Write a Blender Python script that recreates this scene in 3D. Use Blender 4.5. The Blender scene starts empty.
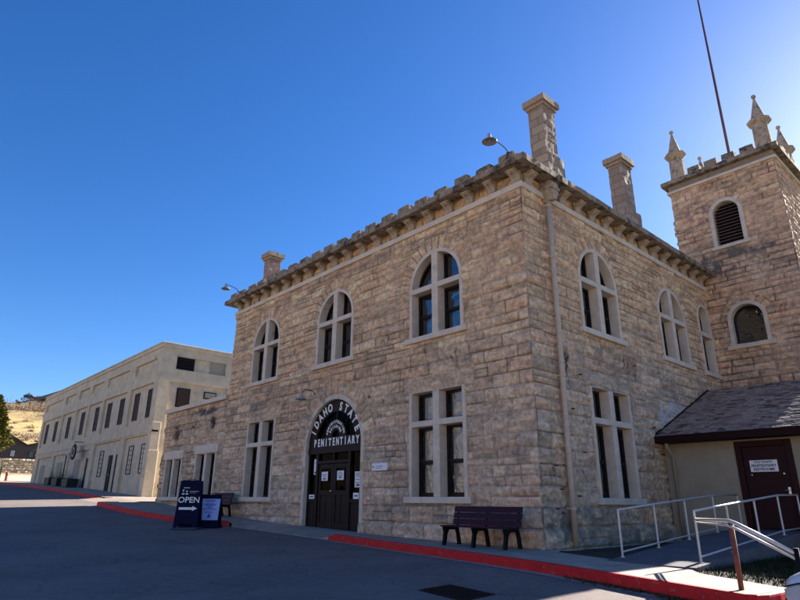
import bpy, bmesh, math, random
import numpy as np
from mathutils import Vector, Matrix, noise
random.seed(7)
rng = np.random.default_rng(11)
SC = bpy.context.scene
COL = bpy.data.collections.new('place'); SC.collection.children.link(COL)
SUN_EL = math.radians(25.0)
SX = 0.022

# ------------------------------------------------------------------ materials
def newmat(name):
    m = bpy.data.materials.new(name); m.use_nodes = True
    nt = m.node_tree; b = nt.nodes['Principled BSDF']
    return m, nt, b
def node(nt, t, **k):
    n = nt.nodes.new(t)
    for a, v in k.items():
        if a in n.inputs: n.inputs[a].default_value = v
        else: setattr(n, a, v)
    return n
def stone_mat(name, col, var=.25, scale=6, rough=.9, bump=.5, attr=False, spots=None, fine=60, bd=.02):
    """mottled mineral surface; attr=True multiplies the mesh colour attribute 'Col'"""
    m, nt, b = newmat(name); L = nt.links.new
    tc = node(nt, 'ShaderNodeTexCoord')
    n1 = node(nt, 'ShaderNodeTexNoise'); n1.inputs['Scale'].default_value = scale; n1.inputs['Detail'].default_value = 8; n1.inputs['Roughness'].default_value = .65
    n2 = node(nt, 'ShaderNodeTexNoise'); n2.inputs['Scale'].default_value = fine; n2.inputs['Detail'].default_value = 4
    L(tc.outputs['Object'], n1.inputs['Vector']); L(tc.outputs['Object'], n2.inputs['Vector'])
    mx = node(nt, 'ShaderNodeMath', operation='MULTIPLY_ADD'); L(n2.outputs['Fac'], mx.inputs[0]); mx.inputs[1].default_value = .45
    L(n1.outputs['Fac'], mx.inputs[2])
    mr = node(nt, 'ShaderNodeMapRange'); L(mx.outputs[0], mr.inputs['Value'])
    mr.inputs['From Min'].default_value = .45; mr.inputs['From Max'].default_value = 1.0
    mr.inputs['To Min'].default_value = 1 - var; mr.inputs['To Max'].default_value = 1 + var
    sc = node(nt, 'ShaderNodeVectorMath', operation='SCALE'); L(mr.outputs[0], sc.inputs['Scale'])
    if attr:
        a = node(nt, 'ShaderNodeAttribute'); a.attribute_name = 'Col'; L(a.outputs['Color'], sc.inputs[0])
    else:
        sc.inputs[0].default_value = col
    out = sc.outputs[0]
    if spots:
        scol, sscale, lo, hi = spots
        n3 = node(nt, 'ShaderNodeTexNoise'); n3.inputs['Scale'].default_value = sscale; n3.inputs['Detail'].default_value = 6; n3.inputs['Roughness'].default_value = .7
        L(tc.outputs['Object'], n3.inputs['Vector'])
        r3 = node(nt, 'ShaderNodeMapRange'); L(n3.outputs['Fac'], r3.inputs['Value']); r3.inputs['From Min'].default_value = lo; r3.inputs['From Max'].default_value = hi
        mm = node(nt, 'ShaderNodeMix', data_type='RGBA'); L(r3.outputs[0], mm.inputs[0]); L(out, mm.inputs[6]); mm.inputs[7].default_value = (*scol, 1)
        out = mm.outputs[2]
    L(out, b.inputs['Base Color']); b.inputs['Roughness'].default_value = rough
    b.inputs['Specular IOR Level'].default_value = .25
    if bump:
        bp = node(nt, 'ShaderNodeBump'); bp.inputs['Strength'].default_value = bump; bp.inputs['Distance'].default_value = bd
        L(mx.outputs[0], bp.inputs['Height']); L(bp.outputs[0], b.inputs['Normal'])
    return m
def plain_mat(name, col, rough=.5, metal=0, bump=0, bscale=40, var=.1, spec=.5, coat=0):
    m = stone_mat(name, col, var=var, scale=9, rough=rough, bump=bump, fine=bscale, bd=.004)
    b = m.node_tree.nodes['Principled BSDF']; b.inputs['Metallic'].default_value = metal
    b.inputs['Specular IOR Level'].default_value = spec; b.inputs['Coat Weight'].default_value = coat
    return m
def glass_mat(name, tint=(.55, .6, .6), ior=2.3, pwr=4.5, wob=.12, wscale=2.2, rough=.01):
    m, nt, b = newmat(name); L = nt.links.new; nt.nodes.remove(b)
    out = nt.nodes['Material Output']
    tr = node(nt, 'ShaderNodeBsdfTransparent'); tr.inputs['Color'].default_value = (*tint, 1)
    gl = node(nt, 'ShaderNodeBsdfGlossy'); gl.inputs['Roughness'].default_value = rough; gl.inputs['Color'].default_value = (.95, .95, .95, 1)
    f0 = ((ior - 1) / (ior + 1)) ** 2
    lw = node(nt, 'ShaderNodeLayerWeight'); lw.inputs['Blend'].default_value = .5
    pw = node(nt, 'ShaderNodeMath', operation='POWER'); L(lw.outputs['Facing'], pw.inputs[0]); pw.inputs[1].default_value = pwr
    fr = node(nt, 'ShaderNodeMath', operation='MULTIPLY_ADD'); L(pw.outputs[0], fr.inputs[0]); fr.inputs[1].default_value = 1 - f0; fr.inputs[2].default_value = f0
    tc = node(nt, 'ShaderNodeTexCoord')
    ns = node(nt, 'ShaderNodeTexNoise'); ns.inputs['Scale'].default_value = wscale; ns.inputs['Detail'].default_value = 2.5; ns.inputs['Distortion'].default_value = .8
    L(tc.outputs['Object'], ns.inputs['Vector'])
    bp = node(nt, 'ShaderNodeBump'); bp.inputs['Strength'].default_value = wob; bp.inputs['Distance'].default_value = .25
    L(ns.outputs['Fac'], bp.inputs['Height']); L(bp.outputs[0], gl.inputs['Normal'])
    mix = node(nt, 'ShaderNodeMixShader'); L(fr.outputs[0], mix.inputs[0]); L(tr.outputs[0], mix.inputs[1]); L(gl.outputs[0], mix.inputs[2])
    L(mix.outputs[0], out.inputs['Surface'])
    return m
M = {}
M['ashlar'] = stone_mat('ashlar', (1, 1, 1), var=.42, scale=7, attr=True, bump=.9, fine=34, bd=.03)
M['trim'] = stone_mat('dressed_sandstone', (.67, .55, .42), var=.2, scale=3, bump=.35, fine=70, bd=.008, spots=((.18, .13, .09), 2.2, .60, .80))
M['corbel'] = stone_mat('carved_sandstone', (.44, .34, .24), var=.35, scale=7, bump=.5, spots=((.13, .085, .055), 5, .5, .68))
M['weathered'] = stone_mat('weathered_coping', (.32, .24, .165), var=.45, scale=5, bump=.8, spots=((.07, .055, .042), 3.0, .47, .62))
M['merlon'] = stone_mat('lichened_stone', (.34, .27, .19), var=.5, scale=4, bump=.8, spots=((.08, .065, .05), 4.0, .45, .60))
M['flat_stone'] = stone_mat('plain_masonry', (.27, .215, .16), var=.3, scale=4, bump=.6)
M['sash'] = plain_mat('dark_sash_paint', (.012, .007, .006), rough=.5, spec=.25, bump=.2)
M['glass'] = glass_mat('old_window_glass', wob=.10)
M['glass_wavy'] = glass_mat('wavy_window_glass', tint=(.8, .8, .78), ior=1.8, wob=.22, wscale=2.6)
M['door_glass'] = glass_mat('dark_door_glass', tint=(.35, .37, .33), ior=1.12, pwr=8, wob=.04)
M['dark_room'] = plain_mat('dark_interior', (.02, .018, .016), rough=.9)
M['door_paint'] = plain_mat('brown_door_paint', (.017, .008, .006), rough=.55, spec=.18, bump=.3, bscale=25)
M['porch_door'] = plain_mat('maroon_door_paint', (.032, .009, .009), rough=.6, spec=.15, bump=.2)
M['fascia'] = plain_mat('maroon_fascia_paint', (.020, .007, .007), rough=.7, spec=.1, bump=.3)
M['white_letter'] = plain_mat('white_letter_paint', (.92, .86, .76), rough=.5)
M['paper'] = plain_mat('paper', (.86, .83, .82), rough=.8, var=.05)
M['ink'] = plain_mat('dark_ink', (.05, .05, .07), rough=.7)
M['stucco'] = stone_mat('porch_stucco', (.33, .28, .20), var=.12, scale=3, bump=.5, fine=120, bd=.006)
M['shingle'] = stone_mat('weathered_shingle', (1, 1, 1), var=.35, scale=10, attr=True, bump=.7, fine=90, bd=.008)
M['concrete'] = None
M['pipe'] = plain_mat('painted_downpipe', (.54, .42, .30), rough=.6, bump=.3, var=.25)
M['steel'] = plain_mat('galvanised_rail', (.50, .48, .45), rough=.4, metal=.25, bump=.15, var=.12)
M['rust'] = plain_mat('rusty_red_post', (.16, .045, .025), rough=.75, bump=.6, var=.5)
M['lamp_metal'] = plain_mat('lamp_enamel', (.42, .38, .33), rough=.45, metal=.2)
M['arm_metal'] = plain_mat('lamp_arm_metal', (.10, .10, .11), rough=.5, metal=.6)
M['bench'] = plain_mat('purple_bench_slats', (.034, .010, .022), rough=.6, spec=.15, bump=.3, var=.25)
M['black_iron'] = plain_mat('black_iron', (.006, .006, .006), rough=.6, spec=.12)
M['navy'] = plain_mat('navy_sign_panel', (.003, .004, .026), rough=.6, spec=.12, var=.08)
M['poster_blue'] = plain_mat('pale_blue_poster', (.45, .52, .85), rough=.5, var=.12)
M['poster_ink'] = plain_mat('blue_poster_ink', (.05, .09, .38), rough=.5)
M['paintcon'] = stone_mat('painted_concrete', (.60, .495, .34), var=.24, scale=1.6, bump=.3, fine=40, bd=.01, spots=((.34, .275, .19), 1.1, .58, .80))
M['paintcon_side'] = M['paintcon']
M['paintcon_lt'] = stone_mat('painted_concrete_panel', (.36, .31, .22), var=.15, scale=2, bump=.2, fine=40, bd=.01)
M['boards'] = plain_mat('weathered_boards', (.05, .022, .012), rough=.8, bump=.5, var=.5)
M['frosted'] = plain_mat('whitened_panes', (.42, .43, .42), rough=.3, var=.35)
M['louvre'] = plain_mat('louvre_slats', (.22, .12, .085), rough=.8, bump=.4, var=.3)
M['brick'] = None
M['flag'] = plain_mat('pole_paint', (.10, .03, .025), rough=.5)
M['bark'] = plain_mat('bark', (.06, .045, .035), rough=.9, bump=.5)
M['car_paint'] = plain_mat('pearl_car_paint', (.52, .56, .66), rough=.22, coat=1, var=.02)
M['tyre'] = plain_mat('tyre_rubber', (.012, .012, .012), rough=.85)
M['rim'] = plain_mat('alloy_rim', (.45, .45, .46), rough=.3, metal=.9)
M['lens'] = plain_mat('headlight_lens', (.45, .47, .5), rough=.08, spec=.8)
M['car_glass'] = plain_mat('car_glass', (.01, .012, .014), rough=.04, spec=.8)
M['red_metal'] = plain_mat('red_painted_metal', (.25, .03, .02), rough=.5)
M['shed_wall'] = plain_mat('dark_stone_shed', (.075, .06, .055), rough=.9, bump=.6, var=.5)
M['shed_roof'] = plain_mat('dark_roof_felt', (.03, .022, .02), rough=.9, bump=.3)
M['green_plastic'] = plain_mat('dark_green_planter', (.012, .02, .014), rough=.6)

def colour_attr_mat(name, rough=.95, bump=.4, fine=12, bd=.08, var=.3, scale=.6):
    return stone_mat(name, (1, 1, 1), var=var, scale=scale, attr=True, bump=bump, fine=fine, bd=bd, rough=rough)
M['terrain'] = colour_attr_mat('dry_hill_ground')
M['rubble'] = stone_mat('pale_rubble', (1, 1, 1), var=.35, scale=3, attr=True, bump=.7, fine=20, bd=.03)

def leaf_mat(name, a, b_):
    m, nt, b = newmat(name); L = nt.links.new
    oi = node(nt, 'ShaderNodeTexCoord'); n = node(nt, 'ShaderNodeTexNoise'); n.inputs['Scale'].default_value = 1.3; n.inputs['Detail'].default_value = 5
    L(oi.outputs['Object'], n.inputs['Vector'])
    r = node(nt, 'ShaderNodeMapRange'); L(n.outputs['Fac'], r.inputs['Value']); r.inputs['From Min'].default_value = .35; r.inputs['From Max'].default_value = .65
    mx = node(nt, 'ShaderNodeMix', data_type='RGBA'); L(r.outputs[0], mx.inputs[0]); mx.inputs[6].default_value = (*a, 1); mx.inputs[7].default_value = (*b_, 1)
    L(mx.outputs[2], b.inputs['Base Color']); b.inputs['Roughness'].default_value = .85; b.inputs['Specular IOR Level'].default_value = .05
    return m
M['pine'] = leaf_mat('pine_needles', (.07, .07, .018), (.15, .13, .03))
M['twigs'] = leaf_mat('bare_twigs', (.06, .045, .04), (.13, .10, .085))
M['brush'] = leaf_mat('dry_brush', (.15, .10, .055), (.26, .18, .10))
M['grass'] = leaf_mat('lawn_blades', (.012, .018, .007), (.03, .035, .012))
M['litter'] = leaf_mat('dry_leaf_litter', (.07, .035, .015), (.16, .10, .05))

def asphalt_mat():
    m, nt, b = newmat('old_asphalt'); L = nt.links.new
    tc = node(nt, 'ShaderNodeTexCoord')
    def noise_n(s, d, rr=.6):
        n = node(nt, 'ShaderNodeTexNoise'); n.inputs['Scale'].default_value = s; n.inputs['Detail'].default_value = d; n.inputs['Roughness'].default_value = rr
        L(tc.outputs['Object'], n.inputs['Vector']); return n
    big = noise_n(.35, 5); mid = noise_n(5, 6, .7); fine = noise_n(130, 3, .8)
    vo = node(nt, 'ShaderNodeTexVoronoi'); vo.feature = 'DISTANCE_TO_EDGE'; vo.inputs['Scale'].default_value = .55
    wv = node(nt, 'ShaderNodeVectorMath', operation='ADD'); sc = node(nt, 'ShaderNodeVectorMath', operation='SCALE'); sc.inputs['Scale'].default_value = .8
    L(noise_n(1.5, 6).outputs['Color'], sc.inputs[0]); L(tc.outputs['Object'], wv.inputs[0]); L(sc.outputs[0], wv.inputs[1]); L(wv.outputs[0], vo.inputs['Vector'])
    cr = node(nt, 'ShaderNodeMapRange'); L(vo.outputs['Distance'], cr.inputs['Value']); cr.inputs['From Max'].default_value = .014; cr.inputs['To Min'].default_value = .68; cr.inputs['To Max'].default_value = 1
    s = node(nt, 'ShaderNodeMath', operation='MULTIPLY_ADD'); L(mid.outputs['Fac'], s.inputs[0]); s.inputs[1].default_value = .7; L(big.outputs['Fac'], s.inputs[2])
    s2 = node(nt, 'ShaderNodeMath', operation='MULTIPLY_ADD'); L(fine.outputs['Fac'], s2.inputs[0]); s2.inputs[1].default_value = 1.3; L(s.outputs[0], s2.inputs[2])
    mr = node(nt, 'ShaderNodeMapRange'); L(s2.outputs[0], mr.inputs['Value']); mr.inputs['From Min'].default_value = 1.0; mr.inputs['From Max'].default_value = 2.0; mr.inputs['To Min'].default_value = .5; mr.inputs['To Max'].default_value = 1.45
    mu = node(nt, 'ShaderNodeMath', operation='MULTIPLY'); L(mr.outputs[0], mu.inputs[0]); L(cr.outputs[0], mu.inputs[1])
    v = node(nt, 'ShaderNodeVectorMath', operation='SCALE'); v.inputs[0].default_value = (.185, .150, .132); L(mu.outputs[0], v.inputs['Scale'])
    L(v.outputs[0], b.inputs['Base Color']); b.inputs['Roughness'].default_value = .9; b.inputs['Specular IOR Level'].default_value = .2
    bp = node(nt, 'ShaderNodeBump'); bp.inputs['Strength'].default_value = .5; bp.inputs['Distance'].default_value = .006; L(s2.outputs[0], bp.inputs['Height']); L(bp.outputs[0], b.inputs['Normal'])
    return m
M['asphalt'] = asphalt_mat()
def concrete_mat(name, col, joint=1.5):
    m, nt, b = newmat(name); L = nt.links.new
    tc = node(nt, 'ShaderNodeTexCoord')
    br = node(nt, 'ShaderNodeTexBrick'); br.offset = 0; br.inputs['Scale'].default_value = 1; br.inputs['Brick Width'].default_value = joint; br.inputs['Row Height'].default_value = 30
    br.inputs['Mortar Size'].default_value = .008; br.inputs['Color1'].default_value = (1, 1, 1, 1); br.inputs['Color2'].default_value = (.88, .88, .88, 1); br.inputs['Mortar'].default_value = (.35, .33, .3, 1)
    mp = node(nt, 'ShaderNodeMapping'); mp.inputs['Location'].default_value = (.4, 15, 0); mp.inputs['Rotation'].default_value = (0, 0, math.radians(0))
    L(tc.outputs['Object'], mp.inputs[0]); L(mp.outputs[0], br.inputs['Vector'])
    n1 = node(nt, 'ShaderNodeTexNoise'); n1.inputs['Scale'].default_value = 1.6; n1.inputs['Detail'].default_value = 9; n1.inputs['Roughness'].default_value = .68; L(tc.outputs['Object'], n1.inputs['Vector'])
    n2 = node(nt, 'ShaderNodeTexNoise'); n2.inputs['Scale'].default_value = 70; n2.inputs['Detail'].default_value = 3; L(tc.outputs['Object'], n2.inputs['Vector'])
    s = node(nt, 'ShaderNodeMath', operation='MULTIPLY_ADD'); L(n2.outputs['Fac'], s.inputs[0]); s.inputs[1].default_value = .5; L(n1.outputs['Fac'], s.inputs[2])
    mr = node(nt, 'ShaderNodeMapRange'); L(s.outputs[0], mr.inputs['Value']); mr.inputs['From Min'].default_value = .5; mr.inputs['From Max'].default_value = 1; mr.inputs['To Min'].default_value = .68; mr.inputs['To Max'].default_value = 1.2
    v = node(nt, 'ShaderNodeVectorMath', operation='SCALE'); v.inputs[0].default_value = col; L(mr.outputs[0], v.inputs['Scale'])
    w = node(nt, 'ShaderNodeVectorMath', operation='MULTIPLY'); L(v.outputs[0], w.inputs[0]); L(br.outputs['Color'], w.inputs[1])
    L(w.outputs[0], b.inputs['Base Color']); b.inputs['Roughness'].default_value = .9; b.inputs['Specular IOR Level'].default_value = .2
    bp = node(nt, 'ShaderNodeBump'); bp.inputs['Strength'].default_value = .3; bp.inputs['Distance'].default_value = .006; L(s.outputs[0], bp.inputs['Height']); L(bp.outputs[0], b.inputs['Normal'])
    return m
M['asphalt_dark'] = stone_mat('newer_asphalt', (.115, .095, .085), var=.3, scale=5, bump=.5, fine=120, bd=.005)
M['concrete'] = concrete_mat('pavement_concrete', (.37, .30, .24))
M['ramp_con'] = concrete_mat('ramp_concrete', (.13, .12, .125), joint=20)
M['red_paint'] = stone_mat('chipped_red_kerb_paint', (.52, .012, .014), var=.3, scale=5, rough=.6, bump=.4, spots=((.26, .19, .15), 6.5, .60, .68))
M['soil'] = stone_mat('bare_soil', (.05, .042, .032), var=.5, scale=4, bump=.9, fine=50, bd=.03)
def brick_mat():
    m, nt, b = newmat('red_chimney_brick'); L = nt.links.new
    tc = node(nt, 'ShaderNodeTexCoord'); mp = node(nt, 'ShaderNodeMapping'); mp.inputs['Rotation'].default_value = (math.radians(90), 0, 0)
    br = node(nt, 'ShaderNodeTexBrick'); br.inputs['Scale'].default_value = 1; br.inputs['Brick Width'].default_value = .25; br.inputs['Row Height'].default_value = .085; br.inputs['Mortar Size'].default_value = .012
    br.inputs['Color1'].default_value = (.33, .12, .07, 1); br.inputs['Color2'].default_value = (.22, .09, .055, 1); br.inputs['Mortar'].default_value = (.42, .38, .32, 1)
    L(tc.outputs['Object'], mp.inputs[0]); L(mp.outputs[0], br.inputs['Vector'])
    n1 = node(nt, 'ShaderNodeTexNoise'); n1.inputs['Scale'].default_value = 5; n1.inputs['Detail'].default_value = 6; L(tc.outputs['Object'], n1.inputs['Vector'])
    r = node(nt, 'ShaderNodeMapRange'); L(n1.outputs['Fac'], r.inputs['Value']); r.inputs['From Min'].default_value = .52; r.inputs['From Max'].default_value = .62
    mx = node(nt, 'ShaderNodeMix', data_type='RGBA'); L(r.outputs[0], mx.inputs[0]); L(br.outputs['Color'], mx.inputs[6]); mx.inputs[7].default_value = (.45, .38, .30, 1)
    L(mx.outputs[2], b.inputs['Base Color']); b.inputs['Roughness'].default_value = .9
    bp = node(nt, 'ShaderNodeBump'); bp.inputs['Strength'].default_value = .6; bp.inputs['Distance'].default_value = .01; bp.invert = True; L(br.outputs['Fac'], bp.inputs['Height']); L(bp.outputs[0], b.inputs['Normal'])
    return m
M['brick'] = brick_mat()

# ------------------------------------------------------------------ objects
def tag(o, label=None, cat=None, group=None, kind=None):
    if label: o['label'] = label
    if cat: o['category'] = cat
    if group: o['group'] = group
    if kind: o['kind'] = kind
    return o
def empty(name, loc, label, cat, group=None):
    o = bpy.data.objects.new(name, None); o.location = loc; o.empty_display_size = .3; COL.objects.link(o)
    return tag(o, label, cat, group)
def adopt(o, parent):
    if parent is not None:
        o.parent = parent
        w = Vector((0, 0, 0)); p = parent
        while p is not None:
            w += p.location; p = p.parent
        # children keep world coordinates; parents are only ever translated
        o.matrix_parent_inverse = Matrix.Translation(-world_loc(parent))
    return o
def world_loc(o):
    v = o.location.copy()
    if o.parent is not None:
        v = world_loc(o.parent) + o.matrix_parent_inverse.to_translation() + v
    return v
class MB:
    def __init__(s): s.v = []; s.f = []; s.c = None
    def add(s, vs, fs):
        o = len(s.v); s.v += [tuple(v) for v in vs]; s.f += [tuple(i + o for i in f) for f in fs]; return s
    def box(s, x0, x1, y0, y1, z0, z1):
        vs = [(x, y, z) for x in (x0, x1) for y in (y0, y1) for z in (z0, z1)]
        return s.add(vs, [(0, 1, 3, 2), (4, 6, 7, 5), (0, 4, 5, 1), (2, 3, 7, 6), (0, 2, 6, 4), (1, 5, 7, 3)])
    def prism(s, poly, fr, a, b):
        """poly: 2D points; fr(p, q, t)->xyz; extruded t from a to b"""
        n = len(poly)
        vs = [fr(p, q, a) for p, q in poly] + [fr(p, q, b) for p, q in poly]
        fs = [tuple(range(n)), tuple(range(2 * n - 1, n - 1, -1))] + [(i, (i + 1) % n, n + (i + 1) % n, n + i) for i in range(n)]
        return s.add(vs, fs)
    def tube(s, pts, r, n=8, cap=True):
        pts = [Vector(p) for p in pts]; rs = r if isinstance(r, (list, tuple)) else [r] * len(pts)
        rings = []
        up = Vector((0, 0, 1)); prev = None
        for i, p in enumerate(pts):
            d = (pts[min(i + 1, len(pts) - 1)] - pts[max(i - 1, 0)]).normalized()
            if prev is None:
                a = d.cross(up if abs(d.z) < .95 else Vector((1, 0, 0))).normalized()
            else:
                a = (prev - d * prev.dot(d)).normalized()
            prev = a; b = d.cross(a)
            rings.append([p + (a * math.cos(t) + b * math.sin(t)) * rs[i] for t in [2 * math.pi * k / n for k in range(n)]])
        vs = [v for r_ in rings for v in r_]; fs = []
        for i in range(len(pts) - 1):
            for k in range(n):
                fs.append((i * n + k, i * n + (k + 1) % n, (i + 1) * n + (k + 1) % n, (i + 1) * n + k))
        if cap: fs += [tuple(range(n))[::-1], tuple((len(pts) - 1) * n + k for k in range(n))]
        return s.add(vs, fs)
    def lathe(s, prof, c, n=16, sq=None):
        """prof [(r,z)] round c=(x,y,z); sq rotates start angle"""
        ph = sq or 0; vs = []; fs = []
        for r, z in prof:
            for k in range(n):
                t = 2 * math.pi * k / n + ph; vs.append((c[0] + r * math.cos(t), c[1] + r * math.sin(t), c[2] + z))
        for i in range(len(prof) - 1):
            for k in range(n):
                fs.append((i * n + k, i * n + (k + 1) % n, (i + 1) * n + (k + 1) % n, (i + 1) * n + k))
        fs += [tuple(range(n))[::-1], tuple((len(prof) - 1) * n + k for k in range(n))]
        return s.add(vs, fs)
    def rbox(s, x0, x1, y0, y1, z0, z1, cell=.12, amp=.012, fq=3.0, taper=0):
        """rough hewn box: subdivided faces shaken by coherent noise"""
        def axis(a, b): n = max(1, int(round((b - a) / cell))); return [a + (b - a) * i / n for i in range(n + 1)]
        X, Y, Z = axis(x0, x1), axis(y0, y1), axis(z0, z1)
        cx, cy = (x0 + x1) / 2, (y0 + y1) / 2
        def P(x, y, z):
            k = 1 - taper * (z - z0) / max(1e-6, z1 - z0)
            x = cx + (x - cx) * k; y = cy + (y - cy) * k
            n = noise.noise_vector(Vector((x, y, z)) * fq) + noise.noise_vector(Vector((x, y, z)) * fq * 3.1) * .5
            return (x + n.x * amp, y + n.y * amp, z + n.z * amp)
        def grid(A, B_, fn):
            vs = [fn(a, b) for a in A for b in B_]; nb = len(B_)
            s.add(vs, [(i * nb + j, (i + 1) * nb + j, (i + 1) * nb + j + 1, i * nb + j + 1) for i in range(len(A) - 1) for j in range(nb - 1)])
        for z in (z0, z1): grid(X, Y, lambda a, b, z=z: P(a, b, z))
        for y in (y0, y1): grid(X, Z, lambda a, b, y=y: P(a, y, b))
        for x in (x0, x1): grid(Y, Z, lambda a, b, x=x: P(x, a, b))
        return s
    def build(s, name, mat, parent=None, smooth=False, bevel=0, fix=True, merge=False):
        me = bpy.data.meshes.new(name); me.from_pydata(s.v, [], s.f)
        if fix:
            bm = bmesh.new(); bm.from_mesh(me)
            if merge: bmesh.ops.remove_doubles(bm, verts=bm.verts, dist=1e-4)
            bmesh.ops.recalc_face_normals(bm, faces=bm.faces); bm.to_mesh(me); bm.free()
        if s.c is not None:
            at = me.color_attributes.new('Col', 'FLOAT_COLOR', 'POINT')
            at.data.foreach_set('color', np.asarray(s.c, dtype=np.float32).ravel())
        me.materials.append(mat)
        if smooth:
            me.polygons.foreach_set('use_smooth', [True] * len(me.polygons))
        o = bpy.data.objects.new(name, me); COL.objects.link(o); adopt(o, parent)
        if bevel:
            b = o.modifiers.new('bevel', 'BEVEL'); b.width = bevel; b.segments = 2; b.limit_method = 'ANGLE'; b.harden_normals = False
        return o
def text_mesh(txt, size, mp, offset=0, extrude=.006, align='CENTER'):
    """letters as mesh data: returns (verts, faces) mapped by mp(x, y, depth)"""
    cu = bpy.data.curves.new('t', 'FONT'); cu.body = txt; cu.size = size; cu.extrude = extrude; cu.offset = offset
    cu.align_x = align; cu.align_y = 'CENTER'; cu.resolution_u = 3
    ob = bpy.data.objects.new('t', cu); COL.objects.link(ob)
    dg = bpy.context.evaluated_depsgraph_get(); me = bpy.data.meshes.new_from_object(ob.evaluated_get(dg))
    vs = [mp(v.co.x, v.co.y, v.co.z) for v in me.vertices]; fs = [tuple(p.vertices) for p in me.polygons]
    COL.objects.unlink(ob); bpy.data.objects.remove(ob); bpy.data.curves.remove(cu); bpy.data.meshes.remove(me)
    return vs, fs

# ------------------------------------------------------------------ ground profile
GX = [-140, -125, -116, -100, -90, -60, -44, -30, -23.9, -20.7, -15, -12, -10, -7, -5, 0, 3, 8, 40]
GZ = [8.2, 6.9, 5.3, 3.9, 3.4, 2.5, 1.9, 1.19, .92, .68, .38, .27, .19, .11, .06, 0, -.05, -.15, -.6]
def B(x):
    x = np.asarray(x, float)
    return sum(np.interp(x + d, GX, GZ) for d in np.linspace(-2, 2, 9)) / 9
KX = [-25, -21.7, -18, -15.5, -14, -12.8, -11, -8.5, -6.6, -2.5, 1.5, 3.4, 5.3]
KY = [-2.8, -2.8, -2.65, -2.35, -1.8, -1.4, -1.2, -1.15, -1.15, -1.7, -2.3, -2.75, -3.2]
def kerb_y(x): return float(np.interp(x, KX, KY))
def cut(x): # 1 where the kerb is dropped in front of the entrance
    return float(np.interp(x, [-12.9, -12.3, -7.2, -6.6], [0, 1, 1, 0]))
KH = .18
def road_z(x, y): return float(B(x)) - KH - .022 * min(38, max(0., -2.3 - y))

# ------------------------------------------------------------------ ashlar walls
def vnoise(U, Z, f, seed, oct=3):
    r = np.random.default_rng(seed); out = np.zeros_like(U); a = 1; tot = 0
    for o in range(oct):
        g = r.random((64, 64)); x = U * f + 17.3; y = Z * f + 9.1
        xi = np.floor(x).astype(int); yi = np.floor(y).astype(int); fx = x - xi; fy = y - yi
        fx = fx * fx * (3 - 2 * fx); fy = fy * fy * (3 - 2 * fy)
        g00 = g[xi % 64, yi % 64]; g10 = g[(xi + 1) % 64, yi % 64]; g01 = g[xi % 64, (yi + 1) % 64]; g11 = g[(xi + 1) % 64, (yi + 1) % 64]
        out += a * ((g00 * (1 - fx) + g10 * fx) * (1 - fy) + (g01 * (1 - fx) + g11 * fx) * fy); tot += a; a *= .55; f *= 2.1
    return out / tot
def make_rows(z0, z1, lo, hi, seed):
    r = random.Random(seed); z = z0; R_ = [z]
    while z < z1: z += r.uniform(lo, hi); R_.append(z)
    return R_
def layout(u0, u1, rows, wlo, whi, seed, split=.25):
    r = random.Random(seed); blocks = []
    for a, b in zip(rows, rows[1:]):
        u = u0 - r.uniform(0, .3) if r.random() < .5 else u0
        while u < u1:
            w = r.uniform(wlo, whi) * (1.25 if b - a > .42 else 1)
            e = u + w
            if u1 - e < .25: e = u1 + .01
            if r.random() < split and b - a > .26:
                m = a + (b - a) * r.uniform(.4, .6)
                p = u + (e - u) * r.uniform(.35, .65)
                blocks.append((u, e, a, m)) if r.random() < .5 else blocks.extend([(u, p, a, m), (p, e, a, m)])
                q = u + (e - u) * r.uniform(.35, .65)
                blocks.extend([(u, q, m, b), (q, e, m, b)])
            else: blocks.append((u, e, a, b))
            u = e
    return blocks
STONE = [((.335, .262, .190), 4), ((.300, .242, .180), 4), ((.365, .290, .212), 3), ((.300, .215, .155), 2), ((.26, .225, .18), 2), ((.375, .255, .175), 1), ((.235, .19, .145), 1)]
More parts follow.
